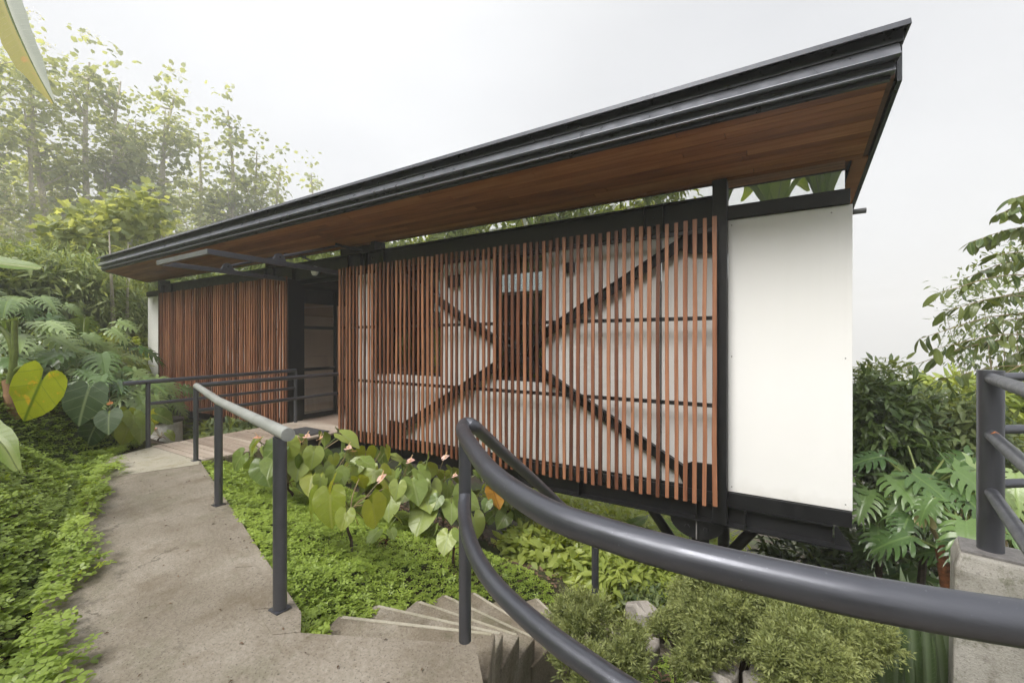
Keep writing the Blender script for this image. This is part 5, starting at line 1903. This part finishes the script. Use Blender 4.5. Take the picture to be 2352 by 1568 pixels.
TR = [  # u, v_top, depth, spread, stems, clumps, per, leaf, label
    (-40, 60, 13.0, 170, 4, 44, 26, 0.36, 'flowering tree cut by the picture edge behind the hanging banana leaf'),
    (95, 95, 15.0, 150, 5, 52, 26, 0.38, 'tall flowering tree directly right of the hanging banana leaf'),
    (200, 128, 16.0, 150, 5, 56, 26, 0.40, 'broad flowering tree with the highest dark crown above the roof end'),
    (300, 165, 17.0, 130, 4, 46, 24, 0.40, 'flowering tree stepping down from the highest crown'),
    (395, 195, 18.0, 120, 4, 42, 24, 0.42, 'flowering tree over the far third of the roof'),
    (455, 300, 20.0, 110, 4, 36, 22, 0.42, 'paler flowering tree in the dip before the last dark crown'),
    (540, 245, 19.0, 85, 3, 30, 24, 0.42, 'dark pointed tree with a single leader above the roof edge'),
    (590, 345, 20.0, 80, 3, 26, 20, 0.40, 'thin tree just right of the pointed one'),
    (650, 372, 21.0, 50, 2, 12, 18, 0.42, 'spindly tree with one round tuft on a bare leaning stem'),
    (706, 395, 24.0, 45, 2, 12, 18, 0.44, 'last faint tree before open sky over the roof'),
    (140, 330, 22.0, 190, 5, 34, 14, 0.40, 'hazy tree filling the middle distance behind the flowering trees'),
    (320, 380, 25.0, 190, 5, 32, 14, 0.42, 'hazy tree farther back above the roof end'),
    (480, 430, 27.0, 170, 5, 40, 20, 0.48, 'faint tree low behind the roof line'),
    (10, 300, 20.0, 150, 4, 30, 14, 0.40, 'hazy tree at the picture edge under the banana leaf tip'),
]
for i, (u, vt, dep, spr, ns, nc, per, ls, lab) in enumerate(TR):
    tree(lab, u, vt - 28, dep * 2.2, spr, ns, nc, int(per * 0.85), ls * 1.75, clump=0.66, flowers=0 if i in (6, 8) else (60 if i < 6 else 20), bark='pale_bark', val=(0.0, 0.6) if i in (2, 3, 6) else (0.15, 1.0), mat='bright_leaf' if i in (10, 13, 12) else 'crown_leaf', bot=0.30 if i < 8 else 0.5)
# bare pale poles near the far end of the house
for i, (u, v0, v1, dep, rr_, lab) in enumerate(((264, 850, 530, 11.4, 0.075, 'pale bare stem nearest the far white panel'), (284, 850, 560, 11.9, 0.06, 'second pale bare stem, partly behind the first'), (300, 860, 600, 12.4, 0.045, 'thin pale stem close to the house end'))):
    p = at_depth(u, v0, dep); q = at_depth(u + random.uniform(-14, 14), v1, dep)
    b = Vector((p.x, p.y, min(p.z, gz(p.x, p.y)) - 0.1))
    o = MB().tube([Vector((0, 0, 0)), (q - b) * 0.5 + Vector((0.08, 0, 0)), (q - b)], [rr_, rr_ * 0.7, rr_ * 0.15], 10).build('bare_stem', 'pale_bark' if i < 3 else 'tan_bark', None, smooth=True, label=lab, cat='tree trunk', group='bare stems by the house end')
    o.location = b

# ---------------- right-hand shrubs and the coffee tree
GR = 'shrubs below the right of the house'
sh('dark twiggy shrub hugging the edge of the white end panel', 2020, 990, 5.2, 85, 125, 0.5, 330, 15, OVN, 0.13, 'dark_leaf', group=GR, stems=9, clump=0.2, bark='dark_bark', shell=0.3, val=(0.1, 0.8))
sh('pointed shoots of shrub rising over the valley', 2030, 890, 5.6, 55, 70, 0.3, 70, 14, OVN, 0.12, 'tree_leaf', group=GR, stems=6, clump=0.2, bark='dark_bark', shell=0.2)
sh('olive shrub between the end panel and the terrace post', 2160, 1000, 5.6, 110, 95, 0.6, 330, 14, OVN, 0.14, 'tree_leaf', group=GR, stems=8, clump=0.2, bark='dark_bark', shell=0.3)
sh('yellowish shrub far down the slope behind the post', 2200, 1080, 8.5, 190, 90, 1.0, 170, 20, OVN, 0.22, 'bright_leaf', group=GR)
sh('bright shrub behind the terrace rails', 2330, 1010, 6.5, 80, 100, 0.6, 150, 18, OVN, 0.24, 'bright_leaf', group=GR)
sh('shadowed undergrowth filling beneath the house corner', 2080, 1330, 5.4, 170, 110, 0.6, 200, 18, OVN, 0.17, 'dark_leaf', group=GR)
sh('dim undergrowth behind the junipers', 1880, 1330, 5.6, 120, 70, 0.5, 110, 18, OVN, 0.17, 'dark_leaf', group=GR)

sh('fine-leaved tree fading in the mist behind the coffee tree', 2340, 730, 8.0, 130, 190, 0.9, 300, 8, OVN, 0.13, 'tree_leaf', group=GR, stems=10, clump=0.16, bark='tan_stem', shell=0.25, name='misty_tree', cat='tree')
sh('small-leaved bush between the post and the valley', 2200, 930, 6.8, 120, 60, 0.6, 170, 12, OVN, 0.16, 'bright_leaf', group=GR, stems=6, clump=0.2)
COFFEE = [leaf_mesh('coffee_leaf', blade_tpl(width=0.21, droop=0.1 + 0.2 * i, n=6, fold=0.2 + 0.1 * i, base=0.45, peak=0.45, seed=i), 'coffee_leaf') for i in range(3)]
cb = at_depth(2470, 1250, 4.6)
cof = empty('coffee_tree', Vector((cb.x, cb.y, cb.z - 0.6)), 'coffee tree with arching leafy branches against the pale sky', 'tree')
trk = [at_depth(2470, 1400, 4.6), at_depth(2455, 1000, 4.6), at_depth(2440, 700, 4.6), at_depth(2425, 430, 4.6)]
add_tube(cof, smooth_curve(trk, 5), [0.035 - 0.0018 * i for i in range(16)], 'tan_bark', 'trunk', 9)
rc = random.Random(5)
BR = [((2430, 500), (2290, 492)), ((2432, 540), (2228, 556)), ((2436, 600), (2215, 640)), ((2440, 640), (2160, 672)), ((2440, 690), (2170, 715)), ((2445, 720), (2112, 778)), ((2448, 780), (2150, 800)), ((2450, 770), (2075, 846)), ((2452, 850), (2160, 872)), ((2440, 620), (2290, 585)), ((2448, 760), (2260, 745)), ((2452, 820), (2240, 900)), ((2430, 480), (2330, 455)), ((2436, 560), (2300, 530)), ((2445, 700), (2300, 680)), ((2450, 800), (2300, 830))]
for (a, b) in BR:
    d0, d1 = 4.6 + rc.uniform(-.1, .1), 4.6 + rc.uniform(-0.5, 0.4)
    A_, B_ = at_depth(*a, d0), at_depth(*b, d1)
    C_ = (A_ + B_) / 2 + Vector((0, 0, 0.10))
    cv = smooth_curve([A_, C_, B_], 8)
    add_tube(cof, cv, [0.009 - 0.0004 * i for i in range(len(cv))], 'tan_stem', 'branch', 5)
    m_ = len(cv)
    for i in range(4, m_):
        for sd in (-1, 1):
            if rc.random() < 0.25: continue
            t_ = (cv[min(i + 1, m_ - 1)] - cv[i - 1]).normalized()
            sv_ = t_.cross(Vector((0, 0, 1))).normalized() * sd
            d = sv_ * rc.uniform(0.1, 1.0) + t_ * rc.uniform(-0.1, 1.0) + Vector((0, 0, -rc.uniform(0.0, 1.3)))
            add_leaf(cof, rc.choice(COFFEE), cv[i], d, Vector((rc.uniform(-.9, .9), rc.uniform(-.9, .9), 1)), rc.uniform(0.09, 0.20))

# ---------------- sansevieria clump at the right foreground
SANS = [leaf_mesh('sword_leaf', blade_tpl(width=0.062, droop=0.05, n=9, fold=0.5, base=0.62, peak=0.55, seed=i), 'sansevieria_leaf') for i in range(3)]
rs = random.Random(11)
for k, (u, v, dep, n, lab) in enumerate(((1975, 1640, 2.9, 9, 'sansevieria clump half hidden behind the juniper tip'), (2045, 1650, 2.7, 11, 'upright sansevieria clump in the middle of the bed'), (2115, 1655, 2.6, 11, 'sansevieria clump with the broadest swords, near the pillar'), (2180, 1640, 2.75, 9, 'sansevieria clump touching the concrete pillar'), (2085, 1590, 3.3, 9, 'dim sansevieria clump at the back of the bed'))):
    b = at_depth(u, v, dep)
    o = empty('sansevieria', b, lab, 'plant', 'sansevierias by the pillar')
    for i in range(n):
        a = rs.uniform(0, 2 * math.pi)
        of = Vector((math.cos(a), math.sin(a), 0)) * rs.uniform(0.02, 0.14)
        d = Vector((0, 0, 1)) + of * rs.uniform(0.5, 2.2)
        add_leaf(o, rs.choice(SANS), b + of, d, -fw + side * rs.uniform(-.7, .7), rs.uniform(0.5, 0.85))

# ---------------- junipers
def juniper(label, u, v, dep, ru, rv, rd, nspray, seed, group='junipers inside the stair bend', lean=(0, 0, 0)):
    p = at_depth(u, v, dep)
    k = dep / FPX
    rx, rz = ru * k, rv * k
    c = np.array(p)
    b = Vector((p.x - side.x * rx * 0.5, p.y - side.y * rx * 0.5, gz(p.x, p.y)))
    o = empty('juniper', b, label, 'shrub', group)
    # sprays: short twigs set with tiny needles, gathered in uneven lobes
    rj = random.Random(seed)
    nl = 15
    lc = np.array([[rj.uniform(-.8, .8), rj.uniform(-.7, .7), rj.uniform(-.55, .7)] for _ in range(nl)])
    lr = np.array([rj.uniform(.18, .36) for _ in range(nl)])
    li = rng.integers(nl, size=nspray)
    d = rdir(nspray, 0.3)
    kk = rng.uniform(0.2, 1.0, nspray) ** 0.5
    loc = lc[li] + d * (kk * lr[li])[:, None]
    wx = loc[:, 0:1] * rx * np.array([side]) + loc[:, 1:2] * rd * np.array([fw]) + loc[:, 2:3] * np.array([[0, 0, rz]])
    C = c + wx
    outd = d * 0.7 + rng.normal(size=(nspray, 3)) * 0.25 + lc[li] * 0.5
    outd[:, 2] += 0.4
    outd /= np.linalg.norm(outd, axis=1, keepdims=True)
    q = 24
    t_ = np.tile(np.linspace(0.05, 1, q), nspray)
    L_ = np.repeat(rng.uniform(0.05, 0.12, nspray), q)
    O = np.repeat(outd, q, 0)
    rndv = rng.normal(size=(nspray * q, 3))
    rndv -= (rndv * O).sum(1, keepdims=True) * O
    rndv /= np.linalg.norm(rndv, axis=1, keepdims=True)
    P = np.repeat(C, q, 0) + O * (t_ * L_)[:, None] + rndv * 0.004
    D = O * 0.75 + rndv * 0.75
    S = 0.030 * rng.uniform(0.7, 1.3, len(P)) * (1.15 - 0.4 * t_)
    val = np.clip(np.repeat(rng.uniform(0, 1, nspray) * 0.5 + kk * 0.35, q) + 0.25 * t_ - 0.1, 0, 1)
    NE = (np.array([(0, 0, 0), (0.4, -0.13, 0), (1, 0, 0), (0.4, 0.13, 0)]), np.array([(0, 1, 2), (0, 2, 3)], np.int32), None)
    Wv, Fv, Av = stamp(NE, P - np.array(b), frames(D, rng.normal(size=(len(P), 3))), S, val)
    put('foliage', mesh_np('foliage', Wv, Fv, leafval=Av), 'juniper_needle', o, kind='stuff')
    for i in range(9):
        e = Vector(C[rj.randrange(nspray)]) - b
        MB().tube(smooth_curve([Vector((0, 0, -.05)), e * 0.4 + Vector((rj.uniform(-.05, .05), rj.uniform(-.05, .05), -0.02)), e * 0.75, e], 3), [0.02, .018, .016, .014, .012, .010, .008, .006, .004, .003], 6).build('branch', 'dark_bark', o, smooth=True)
    return o


juniper('juniper spray in front of the lower stair post', 1340, 1440, 2.75, 62, 62, 0.16, 520, 3)
juniper('juniper hanging under the middle of the lower rail', 1425, 1505, 2.6, 50, 50, 0.15, 420, 4)
juniper('dark juniper tuft low against the steps', 1330, 1545, 2.35, 45, 30, 0.12, 260, 5)
juniper('juniper mound right of the looped root', 1590, 1500, 2.7, 80, 65, 0.2, 800, 6)
juniper('big pale juniper mound directly under the thick rail', 1690, 1395, 2.75, 125, 75, 0.25, 1700, 7)
juniper('juniper arm stretching towards the swords', 1885, 1462, 2.5, 118, 52, 0.2, 1400, 8)
juniper('juniper bough drooping at the front', 1820, 1510, 2.3, 90, 55, 0.18, 1000, 9)
juniper('small grey juniper beside the flat rock', 1640, 1330, 3.4, 50, 42, 0.15, 380, 10)

# flat stones and rocks inside the stair bend
def stone(label, u, v, dep, w, d, h, seed, name='flat_stone', tilt=0.0):
    r = random.Random(seed)
    p = at_depth(u, v, dep)
    m = MB()
    n = 11
    p.z -= h * 0.55
    for (sc, z) in ((1.0, -0.05), (1.03, h * 0.75), (0.94, h)):
        for i in range(n):
            a = 2 * math.pi * i / n
            rr_ = sc * (0.8 + 0.3 * math.sin(a * 2 + seed) * 0.5 + random.Random(seed * 31 + i).uniform(-.22, .2))
            m.v.append((math.cos(a) * w * rr_, math.sin(a) * d * rr_, z + (0.35 * h * random.Random(seed * 17 + i).uniform(-1, 1) if z > 0 else 0)))
    for i in range(2):
        for j in range(n):
            k = (j + 1) % n
            m.f.append((i * n + j, i * n + k, (i + 1) * n + k, (i + 1) * n + j))
    m.f.append(tuple(range(2 * n, 3 * n))); m.f.append(tuple(range(n - 1, -1, -1)))
    o = m.build(name, 'flagstone', None, bevel=0.008, label=label, cat='stone', group='stones inside the stair bend')
    o.location = p; o.rotation_euler.z = R(YAW) + r.uniform(-.5, .5)
    return o


for i, (u, v, dep, w, d, h, lab) in enumerate(((1600, 1425, 3.15, 0.14, 0.3, 0.08, 'long tan rock face running down beside the juniper mound'), (1640, 1480, 2.95, 0.13, 0.12, 0.06, 'flat pale stone under the juniper mound'), (1665, 1445, 3.05, 0.09, 0.08, 0.05, 'small pale stone behind the flat one'), (1660, 1545, 2.6, 0.12, 0.10, 0.06, 'triangular pale stone between the juniper trunks'), (1745, 1562, 2.55, 0.12, 0.13, 0.06, 'cracked pale slab at the bottom edge'), (1800, 1600, 2.5, 0.14, 0.12, 0.06, 'pale slab running out of the bottom edge'), (1455, 1490, 3.0, 0.20, 0.12, 0.06, 'brown stone beneath the looped root'), (1600, 1590, 2.45, 0.10, 0.09, 0.06, 'mossy stone at the bottom edge beside the lower rail'), (1480, 1400, 3.6, 0.18, 0.12, 0.08, 'half-buried mossy stone beyond the stair post'))):
    stone(lab, u, v, dep, w, d, h, 40 + i)
root_o = empty('looped_root', at_depth(1450, 1465, 2.85), 'pale looped root lying on the soil inside the stair bend', 'root')
q = [at_depth(u, v, 2.85) for u, v in ((1490, 1470), (1455, 1480), (1415, 1472), (1412, 1458), (1445, 1450), (1480, 1458), (1520, 1456), (1560, 1462))]
add_tube(root_o, smooth_curve(q, 4), 0.012, 'pale_bark', 'root', 8)

# ---------------- bright plants down the slope, seen under the house
HEL = [leaf_mesh('blade_leaf', blade_tpl(width=0.15, droop=0.35, n=7, fold=0.3, base=0.5, peak=0.4, seed=i, tear=0.15), 'heliconia_leaf') for i in range(3)]
rh = random.Random(21)
for k, (u, v, dep, n, h, lab) in enumerate(((1290, 1330, 7.6, 11, 1.0, 'bright heliconia down the slope left of the far stair post'), (1400, 1330, 7.0, 12, 1.0, 'bright heliconia right behind the far stair post'), (1470, 1370, 6.6, 11, 0.9, 'heliconia with broad pale leaves below the beam stilt'), (1530, 1400, 6.2, 9, 0.8, 'heliconia next to the steel stilt'), (1200, 1290, 8.6, 10, 1.0, 'heliconia glowing under the house behind the last anthurium'), (1590, 1230, 9.0, 9, 1.0, 'heliconia seen through the gap beneath the steel beam'), (1120, 1265, 9.0, 9, 0.9, 'heliconia under the house beyond the rust-coloured leaf'))):
    b = at_depth(u, v, dep)
    b.z = min(b.z, gz(b.x, b.y) + 0.3)
    o = empty('heliconia', b, lab, 'plant', 'bright plants seen under the house')
    for i in range(n):
        a = rh.uniform(0, 2 * math.pi)
        out = Vector((math.cos(a), math.sin(a), 0))
        q = b + out * rh.uniform(0.05, 0.3) + Vector((0, 0, h * rh.uniform(0.2, 0.8)))
        add_tube(o, [b + out * 0.03, q], 0.010, 'green_stem', 'petiole', 5)
        add_leaf(o, rh.choice(HEL), q, out + Vector((0, 0, rh.uniform(-0.2, 1.2))), Vector((0, 0, 1)) - fw * 0.4, rh.uniform(0.45, 0.8))
GU = 'undergrowth seen under the house'
sh('pale sunlit fern bank under the middle of the house', 1300, 1220, 9.8, 260, 70, 1.2, 320, 22, OVN, 0.22, 'bright_leaf', group=GU, val=(0.4, 1))
sh('low leafy cover between anthuriums and heliconias', 1290, 1330, 6.2, 120, 40, 0.5, 120, 22, OVN, 0.14, 'bright_leaf', group=GU)
sh('soft green fern patch under the near half of the house', 1420, 1185, 11.5, 260, 50, 1.2, 220, 22, NAR, 0.3, 'bright_leaf', group=GU, val=(0.4, 1))
sh('bright low plants filling the slope behind the stair rail', 1290, 1290, 5.6, 170, 50, 0.5, 200, 22, OV, 0.15, 'bright_leaf', group=GU, val=(0.3, 1))
sh('fresh green plants around the far stair post', 1440, 1330, 5.0, 120, 50, 0.45, 160, 20, OVN, 0.17, 'bright_leaf', group=GU, val=(0.3, 1))
sh('grey-green herb at the edge of the bare soil', 1480, 1370, 4.6, 70, 26, 0.25, 70, 20, OV, 0.07, 'tree_leaf', group=GU)
sh('dark leaves behind the footbridge under the house', 520, 1000, 8.5, 120, 24, 0.5, 90, 18, OVN, 0.2, 'tree_leaf', group=GU)

# drum under the far part of the house
db = at_depth(380, 1018, 8.0)
drum = empty('drum', db, 'whitewashed drum with a black lid beside the footbridge', 'drum')
part(MB().lathe([(0.255, -0.35), (0.262, 0.10), (0.255, 0.42)], tuple(db), 28), 'body', 'drum_paint', drum, smooth=True)
part(MB().lathe([(0.28, 0.421), (0.285, 0.445), (0.27, 0.475), (0.20, 0.485)], tuple(db), 28), 'lid', 'black_plastic', drum, smooth=True)
MB_ = at_depth(640, 1150, 6.1)

# ---------------- clover carpets
def carpet(label, xs, ys, n, cond, size, dens=None, hmax=0.07, vlo=0.0, vhi=1.0, tpl=CL, mat='clover_leaf', name='clover'):
    X = rng.uniform(xs[0], xs[1], n); Y = rng.uniform(ys[0], ys[1], n)
    k = cond(X, Y)
    X, Y = X[k], Y[k]
    Z = ground_z(X, Y)
    hn = vnoise(X * 4.0, Y * 4.0, 11) * 0.6 + vnoise(X * 11, Y * 11, 12) * 0.4
    hh = rng.random(len(X)) ** 0.7
    Z = np.maximum(Z, np.where(in_poly(X, Y, slab_poly), 0.0, -99)) + hh * hmax * (0.45 + hn) + 0.012
    P = np.stack([X, Y, Z], 1)
    n_ = len(P)
    a = rng.uniform(0, 2 * np.pi, n_)
    D = np.stack([np.cos(a), np.sin(a), rng.normal(size=n_) * 0.18], 1)
    Nn = rng.normal(size=(n_, 3)) * 0.30 + np.array([0.0, -0.10, 1.0])
    v = np.clip(vlo + (vhi - vlo) * (0.25 * rng.random(n_) + 0.35 * hh + 0.45 * vnoise(X * 1.8, Y * 1.8, 15)), 0, 1)
    Wv, Fv, Av = stamp(tpl, P, frames(D, Nn), size * rng.uniform(0.6, 1.2, n_), v)
    return put(name, mesh_np(name, Wv, Fv, leafval=Av), mat, None, label=label, cat='ground cover', kind='stuff')


def sdist(x, y): return (y - yl(x)) * 0.96


def left_ok(x, y):
    s_ = sdist(x, y)
    ins = in_poly(x, y, slab_poly)
    # a ragged fringe creeps over the slab's edge, with a few long runners
    w_f = np.clip((vnoise(x * 2.1, y * 2.1, 21) - 0.25) * 0.45 + (vnoise(x * 7, y * 7, 22) - 0.5) * 0.22, 0, 0.45)
    w_f = w_f * (0.4 + 0.8 * rng.random(len(x)))
    ins2 = in_poly(x - 0.34 * w_f, y - 0.94 * w_f, slab_poly)
    return (s_ < -0.6 + 0.75 * np.clip((-7.25 - x) / 1.1, 0, 1)) & ~(ins & ins2) & (x < -1.0) & ~((x > -7.9) & (y > 2.3))


carpet('bright clover carpet spilling over the bank side of the path', (-10.5, -1.2), (-1.6, 2.6), 66000, left_ok, 0.041, hmax=0.12)


def right_ok(x, y):
    s_ = sdist(x, y)
    r_, k_ = stair_info(x, y)
    ins = in_poly(x, y, slab_poly)
    st = (r_ < 2.60 + 0.14 * (vnoise(x * 5, y * 5, 30) - 0.5)) & (k_ > -1.0)
    dens = np.clip(1.45 - 0.36 * s_, 0.05, 1.0) * (0.35 + 1.1 * vnoise(x * 1.6, y * 1.6, 31))
    dens = np.where(s_ < 1.0, 1.0, dens)
    return (s_ > -0.03) & (s_ < 3.4) & ~ins & ~st & (rng.random(len(x)) < dens) & ~((x < -6.05)) & (y < 4.3)


carpet('clover slope between path, footbridge and stair', (-6.4, -0.9), (1.0, 4.5), 52000, right_ok, 0.031, hmax=0.065)


def mid_ok(x, y):
    r_, k_ = stair_info(x, y)
    return (r_ < 1.6) & (vnoise(x * 3, y * 3, 41) > 0.5)


carpet('scattered clover inside the stair bend', (-1.4, 1.6), (1.6, 4.4), 6000, mid_ok, 0.026, hmax=0.05)
# leaf litter on path and bare soil
def litter_ok(x, y):
    s_ = sdist(x, y)
    return (s_ > 0.4) & (s_ < 4.2) & (x > -6) & (vnoise(x * 2, y * 2, 51) > 0.4)


carpet('dead brown leaf litter on the shaded soil', (-6, 0.5), (1.6, 5.2), 9000, litter_ok, 0.05, hmax=0.02, tpl=OV, mat='litter', name='leaf_litter')
n = 260
X = rng.uniform(-7.2, -0.6, n * 6); Y = rng.uniform(-0.4, 2.6, n * 6)
k = in_poly(X, Y, slab_poly)
X, Y = X[k][:n], Y[k][:n]
P = np.stack([X, Y, np.full(len(X), 0.006)], 1)
a = rng.uniform(0, 2 * np.pi, len(X))
Wv, Fv, Av = stamp(NAR2, P, frames(np.stack([np.cos(a), np.sin(a), np.zeros(len(X))], 1), rdir(len(X), 3.0)), 0.026 * rng.uniform(0.25, 1.2, len(X)))
put('path_debris', mesh_np('path_debris', Wv, Fv, leafval=Av), 'litter', None, label='tiny dead leaves and twigs strewn over the concrete path', cat='leaf litter', kind='stuff')

# ---------------- hillside behind the viewer, mirrored in the high glazing
for i, (x, y, h, lab) in enumerate(((-1.4, -6.2, 5.6, 'banana plant behind the viewer, mirrored over the end panel'), (1.3, -5.8, 5.8, 'second banana plant mirrored in the end glazing'), (-3.8, -6.6, 5.2, 'banana plant mirrored above the slat screen'), (0.1, -5.4, 5.0, 'short banana plant mirrored low in the end glazing'), (2.6, -6.6, 5.6, 'outermost banana plant behind the viewer'))):
    g = gz(x, y)
    o = empty('banana_plant', (x, y, g), lab, 'plant', 'banana plants behind the viewer')
    add_tube(o, [(x, y, g - .1), (x + .1, y, g + h * 0.45)], [0.14, 0.09], 'green_stem', 'trunk', 10)
    c0 = Vector((x + .1, y, g + h * 0.45))
    for j in range(11):
        a = j / 11 * 2 * math.pi + i
        out = Vector((math.cos(a), math.sin(a), 0))
        rise = h * (0.55 if j % 2 else 0.35)
        ribbon_leaf(o, [c0, c0 + out * 0.35 + Vector((0, 0, rise * 0.55)), c0 + out * 0.95 + Vector((0, 0, rise * 0.95)), c0 + out * 1.7 + Vector((0, 0, rise * 0.8))], [0.04, 0.26, 0.30, 0.05], Vector((0, 0, 1)) - out * 0.3, 'banana_leaf', fold=0.2, tear=0.4, seed=i * 10 + j)
for i, (x, y, rx, rz, lab) in enumerate(((-5.5, -8, 3.0, 2.6, 'leafy thicket on the hillside behind the viewer'), (-10, -7, 3.2, 2.6, 'thicket mirrored in the middle clerestory'), (-15, -6.5, 3.4, 2.8, 'thicket mirrored above the doorway'), (-21, -5.5, 3.8, 3.0, 'thicket mirrored in the far clerestory'), (-18, -2.2, 3.6, 3.4, 'thicket mirrored in the pane above the doorway'), (-24, -1.5, 3.6, 3.6, 'thicket on the far hillside behind the viewer'))):
    g = gz(x, y)
    shrub('hill_thicket', lab, (x, y, g + rz * 0.8), (rx, 1.5, rz), 220, 18, OVN, 0.42, 'bright_leaf', base=(x, y, g), group='thickets behind the viewer')

# ---------------- mountain mist
m = bpy.data.materials.new('mist'); m.use_nodes = True
nt = m.node_tree
nt.nodes.remove(nt.nodes['Principled BSDF'])
pv = nt.nodes.new('ShaderNodeVolumePrincipled')
pv.inputs['Color'].default_value = (1.0, 1.0, 1.0, 1)
pv.inputs['Density'].default_value = 0.0038
pv.inputs['Anisotropy'].default_value = 0.2
nt.links.new(pv.outputs[0], nt.nodes['Material Output'].inputs['Volume'])
MATS['mist'] = m
MB().box(-460, 460, -460, 460, -60, 34).build('haze', 'mist', None, kind='stuff', label='thin white mountain mist over the whole garden', cat='mist')
